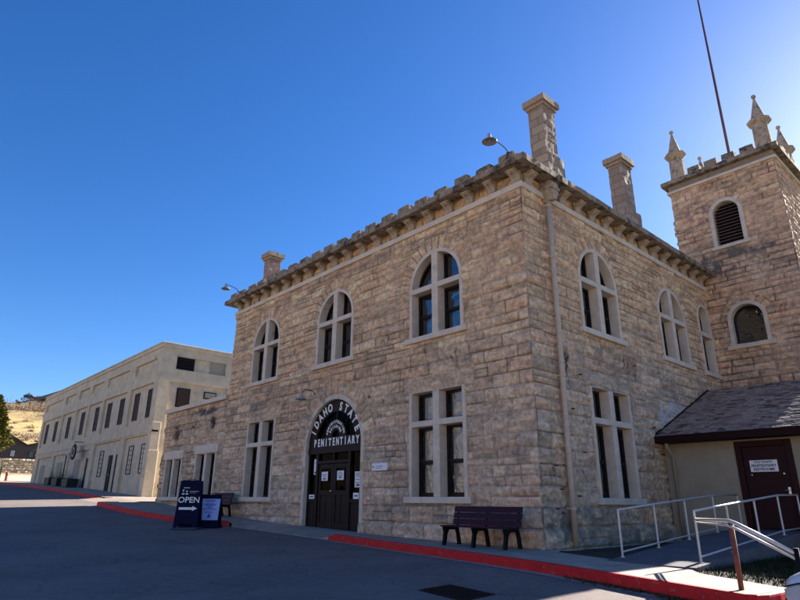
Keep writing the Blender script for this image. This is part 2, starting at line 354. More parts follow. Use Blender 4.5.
def wall(name, parent, mp, u0, u1, z0, z1, res, rows, wr, holes, arches, lintels, seed, amp=.03, warm=None, low_edge=True, high_edge=True, plinth=None,
         stain=None, joint=.026, mat=None, tint=(1, 1, 1), split=.16, corner_u0=None, corner_u1=None):
    nu = int(round((u1 - u0) / res)); nz = int(round((z1 - z0) / res))
    us = np.linspace(u0, u1, nu + 1); zs = np.linspace(z0, z1, nz + 1)
    U, Z = np.meshgrid(us, zs, indexing='ij')
    Uj = U + (vnoise(U, Z, 2.2, seed + 1) - .5) * .05; Zj = Z + (vnoise(U, Z, 1.7, seed + 2) - .5) * .045
    ID = np.zeros(U.shape, int); D = np.zeros(U.shape); 
    blocks = layout(u0, u1, rows, wr[0], wr[1], seed, split)
    du = (u1 - u0) / nu; dz = (z1 - z0) / nz
    cx = []; 
    for k, (a, b, c, d) in enumerate(blocks):
        i0 = max(0, int((a - u0) / du) - 2); i1 = min(nu + 1, int((b - u0) / du) + 3); j0 = max(0, int((c - z0) / dz) - 2); j1 = min(nz + 1, int((d - z0) / dz) + 3)
        if i1 <= i0 or j1 <= j0: continue
        s = (slice(i0, i1), slice(j0, j1)); uu = Uj[s]; zz = Zj[s]
        dd = np.minimum(np.minimum(uu - a, b - uu), np.minimum(zz - c, d - zz)); m = dd > 0
        D[s][m] = dd[m]; ID[s][m] = k + 1
    nb = len(blocks) + 1
    def override(mask, dist, ids):
        D[mask] = dist[mask]; ID[mask] = ids[mask]
    for (ac, az, r0, r1, cnt) in arches:           # radial voussoirs
        R_ = np.hypot(Uj - ac, Zj - az); T = np.arctan2(Zj - az, Uj - ac)
        m = (R_ > r0 - .2) & (R_ < r1) & (T > -.02)
        seg = math.pi / cnt; k = np.floor(T / seg); dd = np.minimum(np.minimum(T - k * seg, (k + 1) * seg - T) * R_, r1 - R_)
        override(m, np.maximum(dd, 0), (nb + k).astype(int)); nb += cnt + 2
    for (a, b, c, d) in lintels:
        m = (Uj > a) & (Uj < b) & (Zj > c) & (Zj < d)
        dd = np.minimum(np.minimum(Uj - a, b - Uj), np.minimum(Zj - c, d - Zj)); override(m, dd, np.full(U.shape, nb)); nb += 1
    r = np.random.default_rng(seed + 5)
    cols = np.array([c for c, w in STONE for _ in range(w)]); cols = cols.mean(0) * .45 + cols * .55
    bc = cols[r.integers(0, len(cols), nb + 2)] * np.array([1.90, 1.75, 1.50]) * np.exp(r.normal(0, .10, (nb + 2, 1))) * np.array(tint)
    prot = r.uniform(.1, 1, nb + 2) ; tu = r.normal(0, .6, nb + 2); tz = r.normal(0, .6, nb + 2)
    sm = np.clip(D / joint, 0, 1); sm = sm * sm * (3 - 2 * sm)
    bul = np.clip(D / .10, 0, 1) ** .6
    n1 = .5 * (vnoise(U, Z, 5.5, seed + 3, 4) - .5) + .8 * (vnoise(U * .55 + Z * .1, Z * 2.3, 4.2, seed + 6, 4) - .5); n2 = vnoise(U, Z, 16, seed + 4, 2) - .5
    ridge = np.abs(vnoise(U + prot[ID] * 9, Z + tu[ID] * 5, 3.1, seed + 8, 3) - .5)
    H = sm * (.040 + amp * .9 * prot[ID] * bul + amp * 1.6 * bul * n1 - amp * 1.4 * ridge * bul + amp * .35 * n2)
    H = np.maximum(H, 0.0) - .045
    C3 = bc[ID] * (1 + .5 * n2[..., None] + 1.1 * n1[..., None])
    if warm: # stone tint changes with height (greyer low courses, warmer high ones)
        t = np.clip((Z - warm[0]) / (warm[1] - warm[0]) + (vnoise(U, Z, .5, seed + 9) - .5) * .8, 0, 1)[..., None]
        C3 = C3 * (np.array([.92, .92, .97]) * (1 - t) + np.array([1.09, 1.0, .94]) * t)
    blot = vnoise(U, Z, .55, seed + 12, 4); C3 *= (.90 + .2 * blot)[..., None]
    mort = np.array([.46, .38, .29]) * np.array(tint)
    ml = np.clip((vnoise(U, Z, .8, seed + 14, 2) - .42) * 3.5, 0, 1)
    w = (1 - sm)[..., None]; dark = np.array([.10, .075, .055])
    mc = mort * ml[..., None] + dark * (1 - np.clip(ml, 0, 1))[..., None]
    C3 = C3 * (1 - w) + mc * w
    if stain:
        for kind, su, szt, szb, sw, scol, amt in stain:
            if kind == 'streak':
                g = np.exp(-((U - su - .08 * np.sin(Z * 5 + su)) / sw) ** 2) * np.clip((szt - Z) / .1, 0, 1) * np.clip((Z - szb) / (szt - szb), 0, 1) * (vnoise(U, Z, 4, seed + 21) > .42)
            elif kind == 'blot':
                g = np.exp(-((U - su) / sw) ** 2 - ((Z - szt) / szb) ** 2); g = np.clip(g * 2.4 * vnoise(U, Z, 4.5, seed + 22) - .40, 0, 1) * 1.8 * np.clip((prot[ID] - .35) * 4, .08, 1)
            elif kind == 'poly': # plaster patch: su = polygon
                g = np.ones(U.shape)
                for (p, q), (p2, q2) in zip(su, su[1:] + su[:1]):
                    g *= ((p2 - p) * (Z - q) - (q2 - q) * (U - p) > 0)
                g = g * (vnoise(U, Z, 3, seed + 23) > .33); H = H * (1 - .6 * g)
            g = np.clip(g * amt, 0, 1)[..., None]; C3 = C3 * (1 - g) + np.array(scol) * g
    if plinth: 
        t = np.clip((plinth[0] - Z + (n1 * .03)) / .06, 0, 1); H = H + plinth[1] * t
    # corners: both walls read the same offset so that they meet without a gap
    def cornerH():
        rr = np.random.default_rng(555); k = np.searchsorted(rows, zs); pr = rr.uniform(.01, .085, len(rows) + 3)[k]
        dd = np.array([min(abs(z - x) for x in rows) for z in zs]); c = pr * np.clip(dd / .04, .1, 1) - .03
        if plinth: c = c + plinth[1] * np.clip((plinth[0] - zs) / .06, 0, 1)
        return c
    ch = cornerH()
    if high_edge is True: H[-1, :] = ch; U[-1, :] = u1 + ch; H[-2, :] = np.maximum(H[-2, :], ch * .8)
    if low_edge is True: H[0, :] = ch; U[0, :] = u0 - ch; H[1, :] = np.maximum(H[1, :], ch * .8)
    keep = np.ones((nu, nz), bool)
    UC = (us[:-1] + us[1:])[:, None] / 2 + np.zeros((1, nz)); ZC = (zs[:-1] + zs[1:])[None, :] / 2 + np.zeros((nu, 1))
    for h in holes: keep &= ~h(UC, ZC)
    idx = np.arange((nu + 1) * (nz + 1)).reshape(nu + 1, nz + 1)
    ii, jj = np.nonzero(keep)
    F = np.stack([idx[ii, jj], idx[ii + 1, jj], idx[ii + 1, jj + 1], idx[ii, jj + 1]], 1)
    used = np.unique(F); remap = -np.ones(idx.size, int); remap[used] = np.arange(len(used)); F = remap[F]
    X, Y, W = mp(U, H, Z)
    V = np.stack([X + 0 * U, Y + 0 * U, W + 0 * U], -1).reshape(-1, 3)[used]
    CC = np.concatenate([np.clip(C3, .01, .8), np.ones(U.shape + (1,))], -1).reshape(-1, 4)[used]
    me = bpy.data.meshes.new(name)
    me.vertices.add(len(V)); me.vertices.foreach_set('co', V.astype(np.float32).ravel())
    me.loops.add(F.size); me.loops.foreach_set('vertex_index', F.astype(np.int32).ravel())
    me.polygons.add(len(F)); me.polygons.foreach_set('loop_start', np.arange(0, F.size, 4, dtype=np.int32))
    me.update(calc_edges=True); me.validate()
    at = me.color_attributes.new('Col', 'FLOAT_COLOR', 'POINT'); at.data.foreach_set('color', CC.astype(np.float32).ravel())
    me.materials.append(mat or M['ashlar'])
    o = bpy.data.objects.new(name, me); COL.objects.link(o); adopt(o, parent)
    return o
# wall frames: (u along, n outward, z)
FRONT = lambda u, n, z: (u, -n, z)                 # plane y = 0
RIGHT = lambda u, n, z: (n, u, z)                  # plane x = 0, u = y
def hole_rect(a, b, c, d): return lambda U, Z: (U > a) & (U < b) & (Z > c) & (Z < d)
def hole_arch(cu, half, z0, zs): return lambda U, Z: (np.abs(U - cu) < half) & (Z > z0) & ((Z < zs) | (np.hypot(U - cu, Z - zs) < half))

# ------------------------------------------------------------------ windows
def arch_path(cu, half, z0, zs, n=20):
    p = [(cu - half, z0)]
    p += [(cu - half * math.cos(math.pi * k / n), zs + half * math.sin(math.pi * k / n)) for k in range(n + 1)]
    return p + [(cu + half, z0)]
def strip(mb, mp, outer, inner, n0, n1, back=True):
    """band between two equal-length paths, from depth n0 (front) to n1 (back)"""
    k = len(outer)
    vs = [mp(u, n0, z) for u, z in outer] + [mp(u, n0, z) for u, z in inner] + [mp(u, n1, z) for u, z in inner] + [mp(u, n1, z) for u, z in outer]
    fs = []
    for i in range(k - 1):
        for a in range(3 + (1 if back else 0)):
            b = (a + 1) % 4; fs.append((a * k + i, a * k + i + 1, b * k + i + 1, b * k + i))
    if not back:
        for i in range(k - 1): fs.append((3 * k + i, 3 * k + i + 1, i + 1, i))
    for i in (0, k - 1): fs.append((i, k + i, 2 * k + i, 3 * k + i))
    mb.add(vs, fs)
def poly_frame(mb, mp, poly, t, n0, n1):
    """closed sash frame of width t following a convex polygon"""
    k = len(poly); P = [Vector(p) for p in poly]
    area = sum(P[i].x * P[(i + 1) % k].y - P[(i + 1) % k].x * P[i].y for i in range(k)); s = 1 if area > 0 else -1
    Q = []
    for i in range(k):
        d0 = (P[i] - P[i - 1]).normalized(); d1 = (P[(i + 1) % k] - P[i]).normalized()
        a = Vector((-d0.y, d0.x)) * s; b = Vector((-d1.y, d1.x)) * s
        m = (a + b); m = m / max(.3, m.dot(a) ) ; Q.append(P[i] + m * t)
    strip(mb, mp, [tuple(p) for p in P] + [tuple(P[0])], [tuple(p) for p in Q] + [tuple(Q[0])], n0, n1)
def window(parent, mp, cu, half, zsill, ztr, zspring=None, ztop=None, label=None, t=.12, mull=.13, glass='glass', curtain=False, depth=.36, sillw=.16, single=False, lighttop=False):
    """cross window: dressed stone surround (part) with mullion, transom, sill, sash and pane (sub-parts)"""
    arched = zspring is not None
    out = arch_path(cu, half, zsill, zspring) if arched else [(cu - half, zsill), (cu - half, ztop), (cu + half, ztop), (cu + half, zsill)]
    hi = half - t
    inn = arch_path(cu, hi, zsill, zspring) if arched else [(cu - hi, zsill), (cu - hi, ztop - (.02 if not lighttop else .1)), (cu + hi, ztop - (.02 if not lighttop else .1)), (cu + hi, zsill)]
    mb = MB(); strip(mb, mp, out, inn, .045, -depth)
    w = mb.build('window', M['trim'], parent, bevel=.012)
    if label: w['label'] = label
    top = (zspring + hi) if arched else ztop - .02
    def bx(name, a, b, n0, n1, c, d, mat='trim'):
        m = MB(); p0 = mp(a, n0, c); p1 = mp(b, n1, d)
        m.box(*(sum([[min(p0[i], p1[i]), max(p0[i], p1[i])] for i in range(3)], []))); return m.build(name, M[mat], w, bevel=.012)
    bx('sill', cu - half - sillw, cu + half + sillw, .12, -depth + .003, zsill - .17, zsill)
    th = .17
    if ztr is not None: bx('transom', cu - hi + .001, cu + hi - .001, .052, -depth + .05, ztr, ztr + th)
    mw = mull if not single else 0
    if mw:
        bx('mullion', cu - mw, cu + mw, .047, -depth + .04, zsill + .001, top - .004)
    # sash + panes
    sm_ = MB(); pm = MB(); cols = [(-1,), (1,)] if mw else [(0,)]
    sides = [(cu - hi, cu - mw), (cu + mw, cu + hi)] if mw else [(cu - hi, cu + hi)]
    for a, b in sides:
        z_hi = ztr if ztr is not None else (zspring if arched else top)
        cells = []
        if ztr is not None:
            cells.append([(a, zsill), (b, zsill), (b, ztr), (a, ztr)]); lowz = ztr + th
        else: lowz = zsill
        if arched:
            pts = []
            n = 14
            for k in range(n + 1):
                ang = math.pi * k / n; uu = cu - hi * math.cos(ang); zz = zspring + hi * math.sin(ang)
                if a - 1e-4 <= uu <= b + 1e-4: pts.append((uu, zz))
            def zat(u): return zspring + math.sqrt(max(0, hi * hi - (u - cu) ** 2))
            if mw:
                if a < cu - mw - .01: pts.append((b, zat(b)))
                else: pts.insert(0, (a, zat(a)))
            pts = [p for p in pts if p[1] > lowz + .01]
            poly = [(b, lowz), (a, lowz)] + pts
            # drop near-duplicate corners
            q = []
            for p in poly:
                if not q or math.hypot(p[0] - q[-1][0], p[1] - q[-1][1]) > .03: q.append(p)
            cells.append(q[::-1])
        elif ztr is not None:
            cells.append([(a, lowz), (b, lowz), (b, top), (a, top)])
        else: cells.append([(a, lowz), (b, lowz), (b, top), (a, top)])
        for ci, c in enumerate(cells):
            poly_frame(sm_, mp, c, .075, -depth + .10, -depth + .02)
            if ci == 0 and ztr is not None or (ztr is None and not arched):
                zz = [p[1] for p in c]; zm = min(zz) + (max(zz) - min(zz)) * .5
                p0 = mp(a + .06, -depth + .115, zm - .035); p1 = mp(b - .06, -depth + .03, zm + .035)
                sm_.box(*(sum([[min(p0[i], p1[i]), max(p0[i], p1[i])] for i in range(3)], [])))
                # inner stop of the lower sash
                poly_frame(sm_, mp, [(c[0][0] + .07, c[0][1] + .07), (c[1][0] - .07, c[1][1] + .07), (c[1][0] - .07, zm - .03), (c[0][0] + .07, zm - .03)], .05, -depth + .08, -depth + .03)
            pm.add([mp(u, -depth + .05, z) for u, z in c], [tuple(range(len(c)))])
    sm_.build('sash', M['sash'], w)
    pm.build('pane', M[glass], w, fix=False)
    if curtain:
        cm = MB(); n = 60; zb = zsill + .05; zt = top - .05
        for (a, b) in sides:
            vs = []; 
            for i in range(n + 1):
                uu = a + .05 + (b - a - .1) * i / n; o = .03 * math.sin(i * 1.1) + .015 * math.sin(i * 2.7)
                vs += [mp(uu, -depth - .12 - o, zb), mp(uu, -depth - .12 - o * .7, zt)]
            cm.add(vs, [(2 * i, 2 * i + 2, 2 * i + 3, 2 * i + 1) for i in range(n)])
        cm.build('curtain', CURT, w, smooth=True)
    return w
CURT = plain_mat('pale_net_curtain', (.62, .55, .46), rough=.9, var=.35)

# ================================================================== MAIN STONE BUILDING
main = empty('stone_building', (-8.4, 6, 0), 'tan sandstone two-storey building with battlements, arched upper windows and arched dark entrance', 'building')
BR = make_rows(-.45, 3.2, .38, .58, 3); BR = BR[:-1] + make_rows(BR[-1], 10.1, .24, .38, 5)
UPW = [-3.40, -8.63, -13.65]; ZS, ZSP = 5.87, 7.50; HW = 1.14
LOW = [-3.41, -13.52]
DC, DH, DSP = -8.48, 1.66, 2.86
BASE = lambda x: float(B(x))
holes = [hole_arch(c, HW - .03, ZS - .14, ZSP) for c in UPW] + [hole_rect(c - HW + .03, c + HW - .03, 1.04, 4.12) for c in LOW] + [hole_arch(DC, DH - .02, -1, DSP)]
arches = [(c, ZSP, HW, HW + .48, 15) for c in UPW] + [(DC, DSP, DH, DH + .62, 17)]
lint = [(c - 1.45, c + 1.45, 4.13, 4.66) for c in LOW]
stains = [('streak', x, z, z - l, .045, (.05, .022, .014), 1.3) for x, z, l in [(-3.3, 5.25, .3), (-2.55, 5.3, .4), (-5.2, 5.6, .25), (-7.3, 5.2, .2), (-10.1, 5.3, .3), (-1.2, 4.4, .3), (-1.6, 2.3, .2)] + [(-3.1, 5.1, .25), (-2.75, 5.15, .35), (-2.2, 4.95, .2), (-4.6, 5.0, .2), (-5.9, 4.2, .3), (-11.2, 4.3, .25), (-12.1, 4.1, .2), (-6.6, 4.35, .15), (-13, 5.3, .3), (-9.2, 6.4, .5), (-3.8, 5.5, .3)]] + \
         [('streak', -.015, 5.7, -4, .028, (.62, .54, .44), 1.1), ('blot', -3, 4.9, .3, 1.6, (.22, .17, .13), .5), ('blot', -14, 5.0, .8, 2.2, (.22, .18, .14), .45), ('blot', -6.5, 4.25, .13, .14, (.25, .07, .04), 1.2),
          ('blot', -9, 9.2, .3, 6, (.26, .19, .14), .5), ('blot', -4.2, .9, .5, 2.0, (.22, .19, .16), .5)]
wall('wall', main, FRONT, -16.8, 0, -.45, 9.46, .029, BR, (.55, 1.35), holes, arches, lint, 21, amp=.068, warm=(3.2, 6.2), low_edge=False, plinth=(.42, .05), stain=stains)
YW = [3.74, 8.93]
holesR = [hole_arch(c, HW - .03, ZS - .14, ZSP) for c in YW] + [hole_arch(11.97, .55, ZS - .14, 8.1)] + [hole_rect(3.75 - HW + .03, 3.75 + HW - .03, 1.04, 4.12)]
archR = [(c, ZSP, HW, HW + .48, 15) for c in YW] + [(11.97, 8.1, .6, .98, 9)]
stR = [('streak', y, z, z - l, .055, (.10, .032, .018), 1.4) for y, z, l in [(4.9, 5.35, .6), (5.1, 5.2, .5), (4.2, 5.1, .3), (5.6, 4.95, .35), (2.3, 5.0, .35), (1.6, 4.9, 1.3), (7.2, 4.9, .4), (.6, 2.0, .4), (6.1, 3.0, .8), (2.0, 1.9, .3), (9.8, 5.4, .3), (3.1, 5.3, .25)]] + \
      [('blot', 4.3, 5.1, .5, 2.0, (.26, .17, .13), .5), ('blot', 1.4, 4.9, .35, .3, (.14, .06, .04), .8), ('blot', 1.2, .6, .7, 1.4, (.20, .17, .14), .6),
       ('blot', 4, .6, .5, 3.5, (.22, .19, .155), .4), ('poly', [(6.85, 3.2), (9.4, 4.2), (8.0, 4.32), (6.95, 4.12)], 0, 0, 0, (.62, .56, .52), .6)]
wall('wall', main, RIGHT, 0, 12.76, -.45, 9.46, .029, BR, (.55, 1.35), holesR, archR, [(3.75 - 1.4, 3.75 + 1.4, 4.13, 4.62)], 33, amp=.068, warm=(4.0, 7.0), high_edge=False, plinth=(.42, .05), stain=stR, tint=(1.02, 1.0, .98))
# frieze above the belt course
BR2 = make_rows(9.3, 10.2, .3, .36, 9)
wall('frieze', main, lambda u, n, z: (u, .03 - n, z), -16.8, -.0, 9.6, 10.02, .05, BR2, (.4, .9), [], [], [], 41, amp=.03, low_edge=False, high_edge=False, tint=(1.0, .90, .80))
wall('frieze', main, lambda u, n, z: (n - .03, u, z), .0, 12.76, 9.6, 10.02, .05, BR2, (.4, .9), [], [], [], 43, amp=.03, low_edge=False, high_edge=False, tint=(1.0, .90, .80))
MB().box(-16.84, -.012, -.085, .08, 9.44, 9.62).box(-.012, .085, -.085, 12.74, 9.44, 9.62).build('belt_course', M['trim'], main, bevel=.012)
sh = MB().rbox(-17.2, .5, -.5, .30, 9.98, 10.17, cell=.16, amp=.014).rbox(-.32, .5, .302, 12.72, 9.98, 10.17, cell=.16, amp=.014)
sh.build('cornice_shelf', M['weathered'], main)
MB().box(-16.8, -.05, .302, .55, 9.5, 10.33).box(-.45, -.05, .56, 12.72, 9.5, 10.33).build('parapet_backing', M['merlon'], main)
# corbels
prof = [(0, 9.62), (.07, 9.62), (.10, 9.68), (.11, 9.76), (.17, 9.82), (.27, 9.86), (.29, 9.90), (.29, 9.978), (0, 9.978)]
def corbel(mp, cu, w=.26):
    m = MB(); m.prism(prof, lambda p, q, t: mp(t, p, q), cu - w / 2, cu + w / 2)
    m.prism([(.0, 9.90), (.32, 9.90), (.32, 9.972), (.0, 9.972)], lambda p, q, t: mp(t, p, q), cu - w / 2 - .03, cu + w / 2 + .03)
    return m.build('corbel', M['corbel'], main, bevel=.015)
c0 = corbel(FRONT, -.12)
for k in range(1, 20):
    o = c0.copy(); COL.objects.link(o); o.location.x = -.862 * k + (0 if k < 19 else .1)
c1 = corbel(RIGHT, .30)
for k in range(1, 15):
    o = c1.copy(); COL.objects.link(o); o.location.y = .852 * k
# merlons
for k in range(20):
    x = -.14 - .862 * k; r = random.Random(k)
    m = MB(); h = r.uniform(.21, .28); m.rbox(x - .30 + r.uniform(-.03, .03), x + .26 + r.uniform(-.03, .03), -.42, -.06, 10.165, 10.165 + h, cell=.1, amp=.016, taper=.05)
    m.build('merlon', M['merlon'], main)
for k in range(14):
    y = .55 + .862 * k; r = random.Random(k + 50)
    m = MB(); m.rbox(-.08, .22, y - .30, y + .32, 10.165, 10.165 + r.uniform(.16, .24), cell=.1, amp=.016, taper=.05)
    m.build('merlon', M['merlon'], main)
MB().box(-16.78, -.5, .56, 13.0, 9.86, 9.96).build('roof', M['shed_roof'], main)
MB().box(-16.79, -16.72, .06, 13.1, -.4, 9.97).box(-16.72, -.06, 13.05, 13.12, -.4, 9.97).build('rear_wall', M['flat_stone'], main)
MB().box(-16.0, -1.2, 1.3, 12.5, -.4, 9.8).build('inner_dark_core', M['dark_room'], main)  # added near-black core, blocks light showing through from the other windows
for i, c in enumerate(UPW):
    window(main, FRONT, c, HW, ZS, 7.33, ZSP)
for i, c in enumerate(LOW):
    window(main, FRONT, c, HW, 1.16, 3.12, ztop=4.15, glass='glass_wavy' if i == 0 else 'glass', curtain=(i == 0))
for c in YW: window(main, RIGHT, c, HW, ZS, 7.33, ZSP)
window(main, RIGHT, 11.97, .62, ZS, 7.33, 8.1, single=True, sillw=.12)
window(main, RIGHT, 3.75, HW, 1.16, 3.12, ztop=4.15)

# entrance
MB_ = MB(); strip(MB_, FRONT, arch_path(DC, DH + .10, -.1, DSP, 28), arch_path(DC, DH - .06, -.1, DSP, 28), .03, -.42)
door = MB_.build('doorway', M['trim'], main, bevel=.012)
dh = DH - .06; DOOR0 = set(bpy.data.objects)
def fbox(name, mat, a, b, n0, n1, c, d, parent=door, bevel=.006):
    return MB().box(a, b, -n0, -n1, c, d).build(name, M[mat], parent, bevel=bevel)
dz = .09
m = MB()
yA, yB = -.22, -.34     # outward coordinates (negative = inside the wall)
def pl(m, a, b, c, d, n0=-.22, n1=-.34): m.box(a, b, -n0, -n1, c, d)
xL, xR = DC - dh, DC + dh; d0, d1, d2 = -9.43, -8.54, -7.70
pl(m, xL, xR, 2.62, 2.80, -.18, -.36)                      # transom beam
for a in (xL, xR - .09): pl(m, a, a + .09, dz, 2.62)
for a in (d0 - .13, d2 + .01): pl(m, a, a + .12, dz, 2.62, -.20)
pl(m, d0 - .01, d2 + .01, 2.27, 2.37, -.20); pl(m, d1 - .03, d1 + .03, 2.37, 2.62, -.21)
for a, b in ((xL + .09, d0 - .13), (d2 + .13, xR - .09)):   # panels under the side lights
    pl(m, a, b, dz, .98, -.25, -.33); pl(m, a, b, .98, 1.10, -.21); pl(m, a + .08, b - .08, dz + .12, .88, -.235, -.25)
m.build('door_frame', M['door_paint'], door, bevel=.008)
m = MB()
for a, b in ((xL + .09, d0 - .13), (d2 + .13, xR - .09)): m.box(a, b, .29, .295, 1.10, 2.62)
m.box(d0, d2, .29, .295, 2.37, 2.62)
m.build('side_light', M['door_glass'], door, fix=False)
for (a, b, s) in ((d0 + .012, d1 - .008, 1), (d1 + .008, d2 - .012, -1)):
    m = MB(); Z0 = dz + .03; Z1 = 2.255
    for (p, q, r_, t) in ((a, a + .13, Z0, Z1), (b - .13, b, Z0, Z1), (a + .13, b - .13, Z0, Z0 + .22), (a + .13, b - .13, Z1 - .15, Z1), (a + .13, b - .13, 1.22, 1.38)):
        pl(m, p, q, r_, t, -.24, -.29)
    pl(m, a + .13, b - .13, Z0 + .22, 1.22, -.265, -.28)
    mid = (a + b) / 2; pl(m, mid - .02, mid + .02, Z0 + .22, 1.22, -.25, -.265)
    d = m.build('door_leaf', M['door_paint'], main, bevel=.008)
    MB().box(a + .13, b - .13, .268, .272, 1.38, Z1 - .15).build('glazing', M['door_glass'], d, fix=False)
    if s == 1: MB().tube([(b - .045, .24, 1.36), (b - .045, .19, 1.36)], .018, 8).lathe([(.0, -.0), (.035, .0), (.035, .03), (0, .03)], (b - .045, .185, 1.345), 10).build('handle', M['rim'], d)
# lunette
m = MB(); strip(m, FRONT, arch_path(DC, dh, 2.80, DSP, 28), arch_path(DC, dh - .42, 2.80, DSP, 28), -.20, -.34)
pl(m, DC - dh + .4, DC + dh - .4, 2.80, 3.17, -.203, -.34)
strip(m, FRONT, arch_path(DC, .60, 3.17, 3.17, 18), arch_path(DC, .22, 3.17, 3.17, 18), -.21, -.33)
pl(m, DC - .03, DC + .03, 3.72, 4.10, -.25, -.32)
for s in (-1, 1):
    m.tube([(DC + s * .42, .28, 3.56), (DC + s * .80, .28, 3.90)], .025, 6)
m.build('lunette_frame', M['door_paint'], door)
m = MB(); pth = arch_path(DC, dh - .40, 3.17, DSP, 28); m.add([FRONT(u, -.30, z) for u, z in pth], [tuple(range(len(pth)))]); m.build('lunette_glass', M['door_glass'], door, fix=False)
LT = MB()
def put_text(mb, txt, size, cx, cz, ang, n, offset=.004, sx=1.0, mp=FRONT, ex=.006):
    ca, sa = math.cos(ang), math.sin(ang)
    vs, fs = text_mesh(txt, size, lambda x, y, z: mp(cx + (x * sx) * ca - y * sa, n + z, cz + (x * sx) * sa + y * ca), offset, ex)
    mb.add(vs, fs)
Rl = dh - .225
s_ = 'IDAHO STATE'; span = math.radians(134)
for i, ch in enumerate(s_):
    if ch == ' ':
        LT.build('arched_lettering', M['white_letter'], door, fix=False); LT = MB(); continue
    th = math.pi / 2 + span / 2 - span * i / (len(s_) - 1)
    put_text(LT, ch, .40, DC - .03 + Rl * math.cos(th), DSP + Rl * math.sin(th) - .02, th - math.pi / 2, -.188, offset=.012, sx=.82)
LT.build('arched_lettering', M['white_letter'], door, fix=False); LT = MB()
for i, ch in enumerate('PENITENTIARY'):
    put_text(LT, ch, .36, -9.66 + i * (2.46 / 11), 2.985, 0, -.190, offset=.012, sx=.66 if ch in 'NME' else .7)
LT.build('large_lettering', M['white_letter'], door, fix=False); LT = MB()
for txt, R_, sp, sz in (('ADMINISTRATION', .51, 150, .125), ('BUILDING', .35, 118, .125)):
    for i, ch in enumerate(txt):
        th = math.pi / 2 + math.radians(sp) / 2 - math.radians(sp) * i / (len(txt) - 1)
        put_text(LT, ch, sz, DC + R_ * math.cos(th), 3.17 + R_ * math.sin(th), th - math.pi / 2, -.2, offset=.006, sx=.9)
LT.build('small_lettering', M['white_letter'], door, fix=False)
PRE_DOOR_END = len(bpy.data.objects)
nts = [('door_notice', -9.34, -8.97, 1.70, 2.00, .235, 'white square notice taped on the left entrance door leaf'), ('door_notice', -8.43, -8.05, 1.71, 2.01, .235, 'white square notice taped on the right entrance door leaf'),
       ('door_notice', -9.90, -9.72, 1.92, 2.45, .28, 'narrow tall white notice in the left side light of the entrance'), ('door_notice', -7.50, -7.14, 1.46, 1.96, .28, 'large white printed notice in the right side light of the entrance'),
       ('small_notice', -10.0, -9.68, 1.10, 1.24, .20, 'small white card low on the frame left of the entrance doors'), ('small_notice', -7.46, -7.17, 1.10, 1.29, .20, 'small white card low on the frame right of the entrance doors')]
for n_, a, b, c, d, y, lb in nts:
    a += .12; b += .12; y -= .10
    e = empty(n_, ((a + b) / 2, y, c), lb, 'notice')
    MB().box(a, b, y - .012, y - .006, c, d).build('sheet', M['paper'], e)
    mm = MB(); r = random.Random(a)
    if d - c > .25:
        k = int((d - c) / .05) - 1
        for i in range(k):
            if r.random() < .75: z = d - .05 - i * .05; mm.box(a + .05, b - .05 - r.uniform(0, .08), y - .0145, y - .0125, z - .008, z + .008)
        mm.box((a + b) / 2 - .05, (a + b) / 2 + .05, y - .0145, y - .0125, c + .05, c + .10)
    else: mm.box(a + .05, b - .05, y - .0145, y - .0125, (c + d) / 2 - .02, (c + d) / 2 + .02)
    mm.build('print', M['ink'], e)
for o_ in set(bpy.data.objects) - DOOR0:
    if o_.type == 'MESH' and o_.parent in (door, main): o_.location.y -= .10
# threshold step
MB().box(DC - dh, DC + dh, -.10, .36, -.3, .095).build('threshold', M['trim'], main, bevel=.01)
# carved panel on the wall
pq = empty('wall_plaque', (-5.86, -.07, 1.94), 'small white rectangular plaque on the stone wall right of the entrance', 'plaque')
MB().box(-6.22, -5.50, -.085, -.02, 1.93, 2.16).build('plate', M['paper'], pq, bevel=.02)
MB().tube([(-6.13, -.095, 2.05), (-6.13, -.083, 2.05)], .028, 10).tube([(-5.60, -.090, 2.05), (-5.60, -.083, 2.05)], .012, 8).box(-6.02, -5.68, -.0875, -.086, 2.075, 2.085).box(-6.02, -5.68, -.0875, -.086, 2.035, 2.045).box(-6.02, -5.74, -.0875, -.086, 1.995, 2.005).build('plaque_mark', M['ink'], pq)

# chimneys
def chimney(x0, x1, y0, y1, zb, zp, zt, mat='ashlar', seed=1, capmat='merlon'):
    rows = make_rows(zb, zt, .28, .42, seed); o = None
    cx, cy = (x0 + x1) / 2, (y0 + y1) / 2
    if mat == 'brick':
        m = MB(); m.box(x0, x1, y0, y1, zb, zt - .3); o = m.build('chimney', M['brick'], main, bevel=.01)
    else:
        m = MB(); m.rbox(x0, x1, y0, y1, zb, zt - .25, cell=.1, amp=.018, fq=4); m.rbox(x0 - .1, x1 + .1, y0 - .1, y1 + .14, zb, zp, cell=.1, amp=.02, fq=4)
        o = m.build('chimney', M['chim'], main)
    m = MB(); m.rbox(x0 - .06, x1 + .06, y0 - .06, y1 + .06, zt - .34, zt - .22, cell=.12, amp=.006)
    m.rbox(x0 - .13, x1 + .13, y0 - .13, y1 + .13, zt - .22, zt, cell=.12, amp=.008)
    m.build('chimney_cap', M['chimcap'], o)
